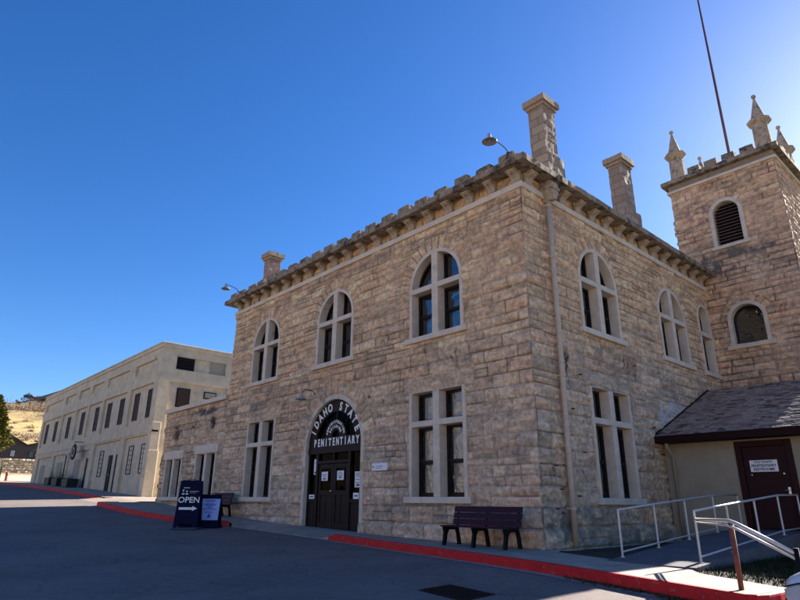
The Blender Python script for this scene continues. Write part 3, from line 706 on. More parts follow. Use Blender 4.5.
def block_mat():
    m, nt, b = newmat('blocky_chimney_stone'); L = nt.links.new
    tc = node(nt, 'ShaderNodeTexCoord'); sep = node(nt, 'ShaderNodeSeparateXYZ'); L(tc.outputs['Object'], sep.inputs[0])
    ad = node(nt, 'ShaderNodeMath', operation='ADD'); L(sep.outputs[0], ad.inputs[0]); L(sep.outputs[1], ad.inputs[1])
    cb = node(nt, 'ShaderNodeCombineXYZ'); L(ad.outputs[0], cb.inputs[0]); L(sep.outputs[2], cb.inputs[1])
    br = node(nt, 'ShaderNodeTexBrick'); br.inputs['Scale'].default_value = 1; br.inputs['Brick Width'].default_value = .55; br.inputs['Row Height'].default_value = .30; br.inputs['Mortar Size'].default_value = .018
    br.inputs['Color1'].default_value = (.44, .335, .24, 1); br.inputs['Color2'].default_value = (.30, .21, .15, 1); br.inputs['Mortar'].default_value = (.22, .18, .14, 1)
    L(cb.outputs[0], br.inputs['Vector'])
    n1 = node(nt, 'ShaderNodeTexNoise'); n1.inputs['Scale'].default_value = 6; n1.inputs['Detail'].default_value = 8; n1.inputs['Roughness'].default_value = .7; L(tc.outputs['Object'], n1.inputs['Vector'])
    r = node(nt, 'ShaderNodeMapRange'); L(n1.outputs['Fac'], r.inputs['Value']); r.inputs['From Min'].default_value = .56; r.inputs['From Max'].default_value = .66
    mx = node(nt, 'ShaderNodeMix', data_type='RGBA'); L(r.outputs[0], mx.inputs[0]); L(br.outputs['Color'], mx.inputs[6]); mx.inputs[7].default_value = (.33, .28, .2, 1)
    L(mx.outputs[2], b.inputs['Base Color']); b.inputs['Roughness'].default_value = .92; b.inputs['Specular IOR Level'].default_value = .2
    s = node(nt, 'ShaderNodeMath', operation='MULTIPLY_ADD'); L(br.outputs['Fac'], s.inputs[0]); s.inputs[1].default_value = -.8; L(n1.outputs['Fac'], s.inputs[2])
    bp = node(nt, 'ShaderNodeBump'); bp.inputs['Strength'].default_value = .8; bp.inputs['Distance'].default_value = .012; L(s.outputs[0], bp.inputs['Height']); L(bp.outputs[0], b.inputs['Normal'])
    return m
M['chim'] = block_mat()
M['chimcap'] = stone_mat('chimney_cap_stone', (.38, .28, .19), var=.35, scale=5, bump=.6, spots=((.11, .08, .06), 5, .56, .68))
chimney(-.74, -.18, 1.78, 2.44, 9.9, 11.45, 13.62, seed=2)
chimney(-.74, -.20, 6.92, 7.66, 9.9, 11.35, 13.66, seed=3)
chimney(-16.12, -15.55, .85, 1.45, 9.9, 10.0, 12.70, mat='brick', seed=4)

# downpipe
dp = MB().tube([(.14, 1.12, 9.35), (.14, 1.12, 5.9), (.13, 1.11, 2.0), (.14, 1.10, .04)], .075, 12)
dpo = dp.build('downpipe', M['pipe'], main, smooth=True)
MB().prism([(-.16, 9.9), (.16, 9.9), (.19, 9.76), (.19, 9.62), (.11, 9.44), (.07, 9.34), (-.07, 9.34), (-.11, 9.44), (-.19, 9.62), (-.19, 9.76)], lambda p, q, t: (t, 1.12 + p, q), .02, .40).box(.015, .43, .90, 1.34, 9.66, 9.75).build('leader_head', M['corbel'], dpo, bevel=.01)
for z in (.9, 2.4, 4.2, 5.9, 7.6, 9.2): MB().tube([(.14, 1.115, z - .03), (.14, 1.115, z + .03)], .088, 12).box(.0, .14, 1.02, 1.04, z - .02, z + .02).build('pipe_strap', M['pipe'], dpo)

# iron pins in the wall
m = MB(); r = random.Random(4)
for (y, z) in [(.62, 1.9), (.82, 1.35), (1.55, 1.2), (2.0, 2.3), (2.15, 4.4), (5.4, 5.15), (6.2, 3.3), (.55, .9), (.75, .8), (6.6, 2.5), (1.6, 3.4)]:
    m.tube([(.02, y, z), (.12, y + r.uniform(-.02, .02), z - .01)], .022, 6)
m.build('iron_pin', M['rust'], main)

# ================================================================== LOW STONE ANNEX
ann = empty('stone_annex', (-20.3, 3, .6), 'low rough-stone annex with pale flat coping between the tall stone building and the concrete block', 'building')
AR = make_rows(.1, 5.9, .26, .46, 77)
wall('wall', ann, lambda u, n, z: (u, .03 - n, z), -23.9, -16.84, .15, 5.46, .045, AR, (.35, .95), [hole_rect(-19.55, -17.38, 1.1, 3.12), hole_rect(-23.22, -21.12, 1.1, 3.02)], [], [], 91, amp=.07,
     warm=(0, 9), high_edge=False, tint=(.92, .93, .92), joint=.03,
     stain=[('blot', -20.3, 4.55, .45, .35, (.24, .06, .035), 1.3), ('blot', -22.3, 4.4, .5, .5, (.10, .06, .04), 1.2), ('blot', -18.2, 4.5, .35, .35, (.06, .045, .04), 1.2), ('blot', -19.2, 5.1, .25, 1.5, (.10, .08, .07), 1), ('blot', -23.2, 3.9, .5, .4, (.12, .06, .045), 1.)])
m = MB(); 
for i in range(60):
    pass
wall('wall', ann, lambda u, n, z: (-23.9 - n + .03, u, z), .0, 7.0, .15, 5.46, .09, AR, (.35, .95), [], [], [], 95, amp=.07, high_edge=False, tint=(.92, .93, .92))
MB().rbox(-24.05, -16.86, -.10, .45, 5.46, 5.66, cell=.25, amp=.008).rbox(-24.05, -23.55, .46, 7.0, 5.46, 5.66, cell=.25, amp=.008).build('coping', M['trim'], ann)
MB().box(-23.6, -16.85, .40, 6.9, 5.2, 5.40).build('roof', M['shed_roof'], ann)
MB().box(-23.2, -17.1, 1.1, 6.6, .2, 5.1).build('inner_dark_core', M['dark_room'], ann)  # dark core added behind the annex windows, as in the main building
for cu, hf in ((-18.46, 1.10), (-22.17, 1.06)):
    zt = 3.1 if cu > -20 else 3.0
    w = window(ann, lambda u, n, z: (u, -n, z), cu, hf, 1.17, None, ztop=zt, t=.13, mull=.12, sillw=.18, depth=.32)
    MB().rbox(cu - hf - .12, cu + hf + .16, -.085, .30, zt + .005, zt + .40, cell=.2, amp=.004).build('lintel', M['trim'], w)

# ================================================================== TOWER
TX0, TX1, TY0, TY1 = -.80, 3.44, 12.78, 16.7
tow = empty('stone_tower', (1.3, 14.7, 0), 'square pinkish sandstone tower with pinnacles, louvred opening and low battlements', 'tower')
TR = make_rows(-.4, 15.0, .19, .31, 61)
thole = [hole_arch(1.32, .58, 11.28, 12.72), hole_arch(1.36, .62, 7.02, 8.02)]
tarch = [(1.32, 12.72, .6, .95, 9), (1.36, 8.02, .65, 1.0, 9)]
tst = [('blot', 1.6, 10.7, .5, 2.6, (.17, .14, .115), .8), ('blot', .4, 10.1, .35, 1.0, (.13, .10, .085), .9), ('streak', 2.6, 8.4, 7.6, .05, (.30, .09, .05), 1), ('streak', 2.75, 8.35, 7.9, .04, (.10, .04, .03), 1), ('blot', 2.6, 13.4, .25, .15, (.14, .06, .04), 1.2), ('blot', .1, 13, 1.2, .8, (.36, .20, .155), .5)]
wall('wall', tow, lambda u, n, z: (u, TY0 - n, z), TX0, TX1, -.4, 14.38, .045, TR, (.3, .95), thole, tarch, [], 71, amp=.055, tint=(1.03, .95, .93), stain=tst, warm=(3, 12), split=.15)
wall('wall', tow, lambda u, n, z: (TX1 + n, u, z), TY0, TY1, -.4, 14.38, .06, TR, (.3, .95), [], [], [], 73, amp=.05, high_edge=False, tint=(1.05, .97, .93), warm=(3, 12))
MB().box(TX0 - .004, TX0 + .05, TY0 + .06, TY1, 0, 14.9).box(TX0, TX1, TY1 + .003, TY1 + .06, 0, 14.9).build('rear_wall', M['flat_stone'], tow)
for (z0, z1, e, mt, nm) in ((14.38, 14.50, .09, 'trim', 'belt_course'), (14.50, 14.78, .02, 'flat_stone', 'frieze'), (14.78, 14.96, .26, 'weathered', 'cornice_shelf')):
    m = MB(); m.rbox(TX0 - e, TX1 + e, TY0 - e, TY1 + e, z0 + (.002 if nm != 'belt_course' else 0), z1, cell=.25, amp=.008 if nm != 'belt_course' else .002); m.build(nm, M[mt], tow)
def tmerlon(x, y, wx, wy, h=.32):
    MB().rbox(x - wx / 2, x + wx / 2, y - wy / 2, y + wy / 2, 14.955, 14.955 + h, cell=.12, amp=.014, taper=.05).build('merlon', M['merlon'], tow)
for x in (.42, 1.14, 1.86, 2.58): tmerlon(x, TY0 - .05, .52, .3)
for x in (.42, 1.14, 1.86, 2.58): tmerlon(x, TY1, .52, .3)
for y in (13.9, 14.7, 15.5): tmerlon(TX1 + .05, y, .3, .52); tmerlon(TX0 - .02, y, .3, .52)
PIN = [(.36, 0), (.33, .25), (.31, 1.25), (.34, 1.30), (.46, 1.42), (.47, 1.50), (.36, 1.58), (.29, 1.62), (.05, 2.60), (.04, 2.64), (.085, 2.69), (.10, 2.75), (.085, 2.81), (.0, 2.85)]
for x, y in ((-.42, 13.12), (3.14, 13.12), (-.42, 16.35), (3.14, 16.35)):
    MB().lathe(PIN, (x, y, 14.955), 8, sq=math.pi / 8).build('pinnacle', M['pin'] if 'pin' in M else M['corbel'], tow, bevel=.01)
TF = lambda u, n, z: (u, TY0 - n, z)
lv = MB(); strip(lv, TF, arch_path(1.32, .66, 11.26, 12.72), arch_path(1.32, .50, 11.26, 12.72), .06, -.3)
lo = lv.build('louvred_opening', M['trim'], tow, bevel=.01)
MB().box(.58, 2.06, TY0 - .12, TY0 + .2, 11.12, 11.26).build('sill', M['trim'], lo, bevel=.01)
m = MB()
for i in range(13):
    z = 11.33 + i * .145; hw = .5 if z < 12.72 else math.sqrt(max(.01, .5 ** 2 - (z - 12.70) ** 2))
    if hw < .12: continue
    m.prism([(.04, 0), (.07, .02), (.24, .14), (.21, .12)], lambda p, q, t, z=z: (t, TY0 + p, z + q - .02), 1.32 - hw, 1.32 + hw)
m.build('louvre', M['louvre'], lo)
MB().box(.75, 1.9, TY0 + .29, TY0 + .31, 11.2, 13.3).build('louvre_back', M['dark_room'], lo)
w = window(tow, TF, 1.36, .72, 7.0, None, 8.02, single=True, t=.14, sillw=.14, depth=.34)
MB().box(.6, 2.1, TY0 + .8, TY0 + .85, 6.8, 8.9).build('room_wall', M['dark_room'], w)
fp = empty('flagpole', (1.32, 14.9, 14.95), 'tall thin dark red flagpole rising from the tower roof', 'flagpole')
MB().tube([(1.32, 14.9, 14.9), (1.32, 14.9, 19), (1.32, 14.9, 27)], [.06, .055, .035], 10).build('pole', M['flag'], fp, smooth=True)
MB().tube([(1.40, 14.84, 15.6), (1.39, 14.85, 20), (1.36, 14.88, 26.6)], .008, 5).build('halyard', M['steel'], fp)

# ================================================================== PORCH ENTRY
por = empty('porch_building', (3.4, 9, 0), 'small stuccoed lean-to with shingled roof and maroon door beside the stone wall', 'porch')
PY, PX1 = 6.78, 7.6
MB().box(.04, 2.10, PY, PY + .2, -.3, 2.93).box(3.56, PX1, PY, PY + .2, -.3, 2.93).box(2.10, 3.56, PY, PY + .2, 2.76, 2.93).box(PX1 - .2, PX1, PY + .2, 12.7, -.3, 3.6).build('wall', M['stucco'], por)
m = MB(); m.prism([(6.98, 2.93), (11.2, 4.95), (12.74, 4.4), (12.74, 2.93)], lambda p, q, t: (t, p, q), PX1 - .2, PX1 - .001); m.build('gable', M['stucco'], por)
MB().box(2.10, 3.56, PY + .26, PY + .3, .3, 2.76).build('room_wall', M['dark_room'], por)
EY, EZ, RY, RZ = 6.20, 3.0, 11.2, 5.08
sl = (RZ - EZ) / (RY - EY)
m = MB(); m.prism([(EY, EZ - .02), (RY, RZ - .02), (12.76, 4.6), (12.76, 4.45), (RY, RZ - .17), (EY + .0, EZ - .17)], lambda p, q, t: (t, p, q), .02, PX1 + .3); rf = m.build('roof', M['shed_roof'], por)
# shingles
vs = []; fs = []; cs = []; r = random.Random(5); L_ = math.hypot(RY - EY, RZ - EZ); nrow = 38
for i in range(nrow):
    d = i * L_ / nrow; e = d + L_ / nrow + .03
    x = .03 - r.uniform(0, .2)
    while x < PX1 + .3:
        w_ = r.uniform(.12, .3); a, b = max(.03, x), min(PX1 + .3, x + w_ - .008)
        if b > a + .01:
            t0 = .028 + r.uniform(0, .018); dj = d - r.uniform(0, .025); t1 = .004
            c_, s__ = (RY - EY) / L_, (RZ - EZ) / L_
            def P(q, t): return (EY + q * c_ - t * s__, EZ + q * s__ + t * c_)
            p = [P(dj, 0), P(dj, t0), P(e, t1 + .004)]
            o = len(vs)
            for xx in (a, b): vs += [(xx, p[0][0], p[0][1]), (xx, p[1][0], p[1][1]), (xx, p[2][0], p[2][1])]
            fs += [(o, o + 1, o + 4, o + 3), (o + 1, o + 2, o + 5, o + 4), (o, o + 2, o + 1), (o + 3, o + 4, o + 5)]
            g = r.uniform(.7, 1.3); base = (.30 * g, .235 * g, .205 * g) if r.random() > .12 else (.12, .09, .08)
            cs += [(*base, 1)] * 6
        x += w_
m = MB(); m.v = vs; m.f = fs; m.c = cs; m.build('shingles', M['shingle'], rf, fix=False)
MB().box(.0, PX1 + .32, EY - .04, EY - .001, EZ - .20, EZ + .02).box(.0, PX1 + .32, EY + .0, PY - .001, EZ - .19, EZ - .172).build('fascia', M['fascia'], por, bevel=.006)
m = MB(); m.prism([(EY - .03, EZ + .0), (RY, RZ + .01), (RY, RZ + .05), (EY - .03, EZ + .045)], lambda p, q, t: (t, p, q), -.0, .07); m.build('rake_board', M['fascia'], por)
m = MB().tube([(.33, EY + .10, EZ - .2), (.33, EY + .12, EZ - .32), (.30, PY - .06, EZ - .55), (.30, PY - .06, .0)], .05, 10); m.build('downpipe', M['stucco'], por, smooth=True)
# door
pd = MB(); a, b = 2.10, 3.56; z0 = .38
pd.box(a, a + .16, PY - .03, PY + .16, z0, 2.76).box(b - .16, b, PY - .03, PY + .16, z0, 2.76).box(a + .16, b - .16, PY - .03, PY + .16, 2.60, 2.76).box(a, b, PY - .05, PY + .16, z0 - .06, z0)
pdo = pd.build('door', M['porch_door'], por, bevel=.008)
pdo['label'] = 'maroon porch door'
m = MB(); m.box(a + .165, b - .165, PY + .06, PY + .10, z0 + .01, 2.595)
m.box(a + .165, b - .165, PY + .045, PY + .058, z0 + .01, z0 + .2)
m.build('door_leaf', M['porch_door'], pdo, bevel=.004)
MB().box(3.27, 3.33, PY + .035, PY + .058, 1.30, 1.48).tube([(3.30, PY + .05, 1.40), (3.30, PY - .02, 1.40), (3.20, PY - .02, 1.40)], .013, 8).build('handle', M['rim'], pdo)
MB().tube([(2.43, PY + .045, 1.82), (2.43, PY + .058, 1.82)], .018, 8).tube([(3.24, PY + .045, 1.84), (3.24, PY + .058, 1.84)], .022, 8).build('bolt', M['rim'], pdo)
ds = empty('door_sign', (2.8, PY, 1.9), 'white three-line sign on the maroon porch door', 'sign')
MB().box(2.42, 3.13, PY + .030, PY + .044, 1.90, 2.22).build('plate', M['paper'], ds, bevel=.02)
m = MB(); PF = lambda u, n, z: (u, PY - n, z)
put_text(m, 'OLD IDAHO', .085, 2.775, 2.165, 0, -.024, offset=.001, mp=PF, ex=.003); put_text(m, 'PENITENTIARY', .10, 2.775, 2.065, 0, -.024, offset=.002, mp=PF, ex=.003, sx=.95); put_text(m, 'RESTROOMS', .095, 2.775, 1.965, 0, -.024, offset=.002, mp=PF, ex=.003)
m.build('lettering', M['ink'], ds, fix=False)

# ================================================================== GROUND, ROAD, PAVEMENT
def grid_mesh(name, xs, ys, zf, mat, kind='structure', cf=None, keep=None, parent=None):
    xs = list(xs); ys = list(ys); nx, ny = len(xs), len(ys); vs = [(x, y, zf(x, y)) for x in xs for y in ys]
    fs = [(i * ny + j, (i + 1) * ny + j, (i + 1) * ny + j + 1, i * ny + j + 1) for i in range(nx - 1) for j in range(ny - 1) if keep is None or keep((xs[i] + xs[i + 1]) / 2, (ys[j] + ys[j + 1]) / 2)]
    m = MB(); m.v = vs; m.f = fs
    if cf: m.c = [cf(*v) for v in vs]
    o = m.build(name, mat, parent, smooth=True, fix=True)
    if kind: o['kind'] = kind
    return o
CX, CY = 8.57, -12.31
AZ = [-180, -95, -88, -84, -82, -80.7, -80.2, -79, -77, -75.2, -72, -66, -60, -45, 180]
SK = [.10, .12, .128, .131, .131, .131, .138, .147, .165, .185, .20, .21, .2, .19, .1]
def terrain(x, y):
    dx, dy = x - CX, y - CY; d = math.hypot(dx, dy); az = math.degrees(math.atan2(dx, dy))
    base = float(B(max(-125, min(40, x)))) - KH - .022 * min(18, max(0, -2.3 - y)) - .05
    if y > 0: base = float(B(max(-125, min(40, x)))) - .06
    if x > -100: h = base; 
    if y < -44:  # unseen rise behind the camera, added to bounce warm light onto the facades
        t = (-44 - y); base += 30 * (1 - math.exp(-t / 75.)) + noise.noise(Vector((x * .02, y * .02, 7))) * min(3, t * .06)
    hill = -50
    t = (d - 152)
    if x < -60 and t > 0:
        a = min(1, t / 130.); e = .060 + (.119 - .060) * (a ** .8)
        e2 = float(np.interp(az, AZ, SK)) - .003
        if d > 258: bb = min(1, (d - 258) / 110.); e = .119 + (e2 - .119) * bb * bb * (3 - 2 * bb)
        if d > 368: e = e2 * 368 / d - (d - 368) / d * .05
        wob = noise.noise(Vector((x * .02, y * .02, 0))) * 1.2 + noise.noise(Vector((x * .07, y * .07, 3))) * .3
        return 1.02 + e * d + wob * min(1, t / 40)
    if x < -100: base = max(base, float(np.interp(-x, [100, 112, 116, 118, 122, 140, 160], [3.85, 5.0, 5.3, 7.6, 7.7, 8.6, 10.1])))
    return base
def tcol(x, y, z):
    d = math.hypot(x - CX, y - CY); n = noise.noise(Vector((x * .03, y * .03, 5))); n2 = noise.noise(Vector((x * .11, y * .11, 9)))
    if y < -41: c = Vector((.44, .34, .20)).lerp(Vector((.30, .22, .13)), min(1, max(0, .4 + n)))  # golden tone of the added slope, a warm reflector for the walls
    elif d < 120: c = Vector((.40, .34, .26)) if x < -86 else Vector((.10, .085, .06))
    else:
        g = Vector((.46, .33, .13)); bsh = Vector((.20, .14, .085))
        f = min(1, max(0, .28 + n * 1.2 + n2 * .7 )); 
        if d < 175: f = min(1, f + .55)
        if d > 262: f = min(1, f + .7); 
        c = g.lerp(bsh, f)
    return (*c, 1)
xs = list(np.concatenate([np.arange(-900, -420, 40), np.arange(-420, -90, 4), np.arange(-90, -30, 4), np.arange(-30, 40, 2), np.arange(40, 1200, 80)]))
ys = list(np.concatenate([np.arange(-900, -60, 60), np.arange(-60, -16, 4), np.arange(-16, 14, 2), np.arange(14, 140, 5), np.arange(140, 1200, 60)]))
grid_mesh('ground', xs, ys, terrain, M['terrain'], cf=tcol)
# road
rx = list(np.concatenate([np.arange(-112, -30, 3), np.arange(-30, 30.1, 1)])); 
def road_keep(x, y): return True
ry = [-41, -30, -20, -14, -10, -7, -5, -4, -3.2, -2.6, -2.0, -1.4, -.9, -.5]
grid_mesh('road', rx, ry, lambda x, y: road_z(x, y) + (0.0), M['asphalt'])
# alley between annex and concrete block
def alley_z(x, y): return float(B(x)) - KH * max(0, min(1, (-y - .5) / 1.6)) + .004
grid_mesh('alley', np.arange(-29.9, -24.0, .59), [-2.2, -1.6, -1.0, -.5, 0, 1, 2, 4, 7, 12, 20], alley_z, M['concrete'])
# pavement
def kx(): 
    return sorted(set([round(v, 3) for v in np.arange(-24, 5.35, .35)] + [-12.9, -12.3, -7.2, -6.6, 5.3]))
def pave_z(x, y):
    ky = kerb_y(x); t = max(0, min(1, (.2 - (y - ky)) / .2 + .0)) if False else 0
    c = cut(x); s = max(0, min(1, 1 - (y - ky) / 1.0))
    return float(B(x)) - c * s * (KH - .012) - .012 * (1 - min(1, abs(y) / 2)) * 0
vs = []; fs = []; X = kx(); nf = 9
def back_y(x): return float(np.interp(x, [-24, -.01, .02, 2.1, 2.11, 3.75, 3.76, 5.3], [.1, .1, -.02, -.62, -.9, -.9, -1.25, -1.95]))
for x in X:
    ky = kerb_y(x); by = back_y(x)
    for j in range(nf): y = ky + (by - ky) * j / (nf - 1); vs.append((x, y, pave_z(x, y)))
n = len(X); fs = [(i * nf + j, (i + 1) * nf + j, (i + 1) * nf + j + 1, i * nf + j + 1) for i in range(n - 1) for j in range(nf - 1)]
m = MB(); m.v = vs; m.f = fs; tag(m.build('pavement', M['concrete'], smooth=True), kind='structure')
# kerbs: face + rounded lip, skipping the dropped part
def kerb(name, segs, h=KH, col='red_paint'):
    for seg in segs:
        m = MB(); ring = []
        for (x, y, zt) in seg:
            ring.append((x, y, zt))
        k = len(ring); vs = []; N = []
        for i, (x, y, zt) in enumerate(ring):
            a = Vector(ring[max(0, i - 1)][:2]); b = Vector(ring[min(k - 1, i + 1)][:2]); d = (b - a).normalized(); nrm = Vector((d.y, -d.x))
            jt = noise.noise(Vector((x * 3, y * 3, 0))) * .006
            for (o, z) in ((-.10, .004), (-.0, .005), (.012, -.004), (.018 + jt, -.03), (.03, -.30)):
                vs.append((x + nrm.x * o, y + nrm.y * o, zt + z))
        m.add(vs, [(i * 5 + j, (i + 1) * 5 + j, (i + 1) * 5 + j + 1, i * 5 + j + 1) for i in range(k - 1) for j in range(4)])
        m.add([], []); o = m.build(name, M[col]); o['kind'] = 'structure'
def kline(a, b, st=.25): return [(x, kerb_y(x), float(B(x)) - cut(x) * (KH - .012)) for x in np.arange(a, b + 1e-6, st)]
end = [(5.3, kerb_y(5.3), float(B(5.3))), (5.42, -3.12, float(B(5.4))), (5.50, -2.95, float(B(5.4))), (5.52, -2.6, float(B(5.4))), (5.50, -1.9, float(B(5.4)) - .02)]
kerb('kerb', [kline(-6.85, 5.2) + end, [(-24.35, -1.7, float(B(-24.3))), (-24.32, -2.2, float(B(-24.3))), (-24.2, -2.55, float(B(-24.2)))] + kline(-24, -12.6)])
m = MB(); m.prism([(5.3, -3.2), (5.42, -3.12), (5.50, -2.95), (5.5, -1.95), (5.3, -1.95)], lambda p, q, t: (p, q, t), -.35, float(B(5.4)) + .001); tag(m.build('pavement_end', M['concrete']), kind='structure')
kerb('dropped_kerb', [kline(-12.62, -6.83)], col='concrete')
# kerb of the far pavement
FKX = np.arange(-76, -28.4, 1.0)
kerb('far_kerb', [[(x, -.95 - (0 if x < -31 else 0) + .5 * max(0, x + 31) / 3, float(B(x))) for x in FKX]])
grid_mesh('far_pavement', np.arange(-76, -28.9, 1.0), [-.93, -.2, .6, 1.6], lambda x, y: float(B(x)) + .0, M['concrete'])
# gutter strip
m = MB(); vs = []
gx = np.arange(-6.6, 5.3, .3)
for x in gx:
    y = kerb_y(x) - .025; vs += [(x, y, road_z(x, y) + .006), (x + .02, y - .22, road_z(x, y - .22) + .006)]
m.add(vs, [(2 * i, 2 * i + 2, 2 * i + 3, 2 * i + 1) for i in range(len(gx) - 1)]); tag(m.build('gutter', M['concrete'], smooth=True), kind='structure')
# bed between ramp and wall, lawn right of the ramp
grid_mesh('planting_bed', np.arange(.0, 2.2, .25), list(np.arange(-.4, 6.8, .3)), lambda x, y: float(B(x)) - .05 + .03 * noise.noise(Vector((x * 3, y * 3, 0))), M['soil'], keep=lambda x, y: y > -.02 - .3 * x)
grid_mesh('lawn', np.arange(3.76, 9.0, .35), list(np.arange(-2.3, 6.8, .35)), lambda x, y: float(B(x)) - .03 + .03 * noise.noise(Vector((x * 2, y * 2, 0))), M['soil'], keep=lambda x, y: y > -1.15 - .45 * (x - 3.76) or x > 5.5)
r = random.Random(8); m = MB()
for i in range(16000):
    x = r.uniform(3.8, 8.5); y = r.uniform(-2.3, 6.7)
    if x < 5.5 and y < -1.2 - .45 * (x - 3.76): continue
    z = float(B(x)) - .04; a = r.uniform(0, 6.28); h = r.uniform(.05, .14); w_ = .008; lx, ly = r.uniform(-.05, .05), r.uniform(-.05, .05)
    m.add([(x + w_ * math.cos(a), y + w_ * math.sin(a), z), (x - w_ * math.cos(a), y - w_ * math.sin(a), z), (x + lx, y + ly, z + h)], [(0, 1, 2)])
tag(m.build('grass', M['grass'], fix=False), 'dark grass growing right of the ramp', 'grass', kind='stuff')
m = MB()
for i in range(900):
    t = r.random(); x = 2.2 + 3.6 * t + r.gauss(0, .1)
    y = kerb_y(min(x, 5.3)) - .03 - abs(r.gauss(0, .09)); z = road_z(x, y) + .012; a = r.uniform(0, 6.28); s = r.uniform(.008, .03) * (1.6 if x > 4 else 1)
    ca, sa = math.cos(a) * s, math.sin(a) * s; zz = r.uniform(0, .03)
    m.add([(x - ca, y - sa, z), (x + sa, y - ca, z + zz), (x + ca, y + sa, z + .01), (x - sa, y + ca, z + zz)], [(0, 1, 2, 3)])
tag(m.build('leaf_litter', M['litter'], fix=False), 'dry brown leaf litter gathered along the foot of the red kerb', 'leaf litter', kind='stuff')
# ramp
def ramp_z(y): return float(np.interp(y, [-1.2, 5.0, 7], [-.055, .37, .375]))
m = MB(); yy = list(np.arange(-.9, 6.75, .45)) + [6.76]; 
m.prism([(y, ramp_z(y)) for y in yy] + [(6.76, -.3), (-.9, -.3)], lambda p, q, t: (t, p, q), 2.02, 3.76)
m.build('entrance_ramp', M['ramp_con']); o = COL.objects['entrance_ramp']; tag(o, 'grey concrete ramp climbing between steel rails to the maroon porch door', 'ramp')
def railing(name, x, posts, label, first_z=None, group='steel railings of the ramp'):
    e = empty(name, (x, posts[0], ramp_z(posts[0])), label, 'railing', group)
    H = .90
    MB().tube([(x, y, ramp_z(y) + H) for y in posts], .024, 10).build('top_rail', M['steel'], e, smooth=True)
    MB().tube([(x, y, ramp_z(y) + .10) for y in posts], .018, 8).build('bottom_rail', M['steel'], e, smooth=True)
    for y in posts: MB().tube([(x, y, ramp_z(y) - .02), (x, y, ramp_z(y) + H)], .022, 10).lathe([(.05, 0), (.05, .01), (0, .01)], (x, y, ramp_z(y)), 10).build('post', M['steel'], e, smooth=False)
    return e
railing('ramp_railing', 2.1, [-.36, 1.25, 2.86, 4.6, 6.35], 'steel pipe railing on the wall side of the ramp')
railing('ramp_railing', 3.62, [-.34, 1.27, 2.92, 4.57, 6.15], 'steel pipe railing on the lawn side of the ramp, its lower end catching the sun')
e = empty('handrail', (5.12, -2.75, 0), 'steel handrail on a rusty red post at the end of the pavement', 'handrail')
TP = Vector((5.12, -2.82, .80))
MB().tube([(3.64, -.36, .76), (5.0, -2.62, .80), (5.12, -2.82, .80), (5.22, -2.86, .77), (5.95, -3.1, .44)], .026, 10).build('top_rail', M['steel'], e, smooth=True)
MB().tube([(3.66, -.37, .70), (5.0, -2.64, .74), (5.12, -2.84, .73), (5.22, -2.88, .70), (5.95, -3.1, .37)], .018, 8).build('under_rail', M['steel'], e, smooth=True)
MB().tube([(5.12, -2.78, -.15), (5.12, -2.78, .78)], .035, 10).build('post', M['rust'], e, smooth=True)
MB().tube([(5.97, -3.1, -.35), (5.97, -3.1, .50)], .032, 10).build('end_post', M['black_iron'], e, smooth=True)

# drain cover on the road
P4 = [(1.34, -5.35), (1.31, -4.60), (2.39, -4.75), (2.42, -5.5)]
e = empty('drain_cover', (1.8, -5, road_z(1.8, -5)), 'dark rectangular iron drain cover set in the road', 'drain cover')
zc = lambda x, y: road_z(x, y)
c = Vector((1.86, -5.05)); ux = Vector((1.06, -.145)); uy = Vector((-.03, .75))
m = MB()
def quad(m, a0, a1, b0, b1, h0, h1):
    vs = []
    for h in (h0, h1):
        for (a, b) in ((a0, b0), (a1, b0), (a1, b1), (a0, b1)):
            p = c + ux * a + uy * b; vs.append((p.x, p.y, road_z(p.x, p.y) + h))
    m.add(vs, [(0, 1, 2, 3), (4, 7, 6, 5), (0, 4, 5, 1), (1, 5, 6, 2), (2, 6, 7, 3), (3, 7, 4, 0)])
for a0, a1, b0, b1 in ((-.5, .5, -.5, -.44), (-.5, .5, .44, .5), (-.5, -.46, -.44, .44), (.46, .5, -.44, .44)): quad(m, a0, a1, b0, b1, -.02, .012)
m.build('frame', M['black_iron'], e)
m = MB(); quad(m, -.46, .46, -.44, .44, -.03, .004); m.build('cover', M['drain'] if 'drain' in M else M['boards'], e)
m = MB()
for i in range(22): a = -.44 + i * .041; quad(m, a, a + .016, -.42, .42, .004, .012)
m.build('bar', M['black_iron'], e)

# ================================================================== BENCHES
def bench(loc, rot, length, label):
    e = empty('bench', (0, 0, 0), label, 'bench', 'dark benches along the stone wall')
    L2 = length / 2
    m = MB()
    for i in range(4): y = -.42 + i * .115; m.box(-L2, L2, y, y + .10, .43 + .0, .465)
    m.build('seat', M['bench'], e, bevel=.006)
    m = MB()
    for i in range(3):
        z = .475 + i * .148; y = .05 + i * .034
        m.prism([(y, z), (y + .035, z), (y + .035 + .031, z + .138), (y + .031, z + .138)], lambda p, q, t: (t, p, q), -L2, L2)
    m.build('backrest', M['bench'], e, bevel=.006)
    for x in (-L2 + .12, 0, L2 - .12):
        m = MB(); w_ = .035
        for poly in ([(-.46, 0), (-.36, 0), (-.30, .26), (-.24, .36), (.02, .36), (.06, .26), (.10, 0), (.20, 0), (.13, .34), (.10, .43), (-.44, .43), (-.40, .30)],):
            m.prism(poly, lambda p, q, t: (t, p, q), x - w_, x + w_)
        m.prism([(.07, .43), (.12, .43), (.20, .90), (.165, .90)], lambda p, q, t: (t, p, q), x - w_, x + w_)
        m.build('leg', M['black_iron'], e, bevel=.01)
    e.location = loc; e.rotation_euler = (0, 0, rot)
    return e
bench((-1.28, -.62, float(B(-1.4)) + .005), 0.0, 2.12, 'dark purple slatted bench under the large window near the building corner')
bench((-15.45, -.55, float(B(-15.45)) + .005), 0.0, 1.6, 'dark bench half hidden behind the two sandwich boards')

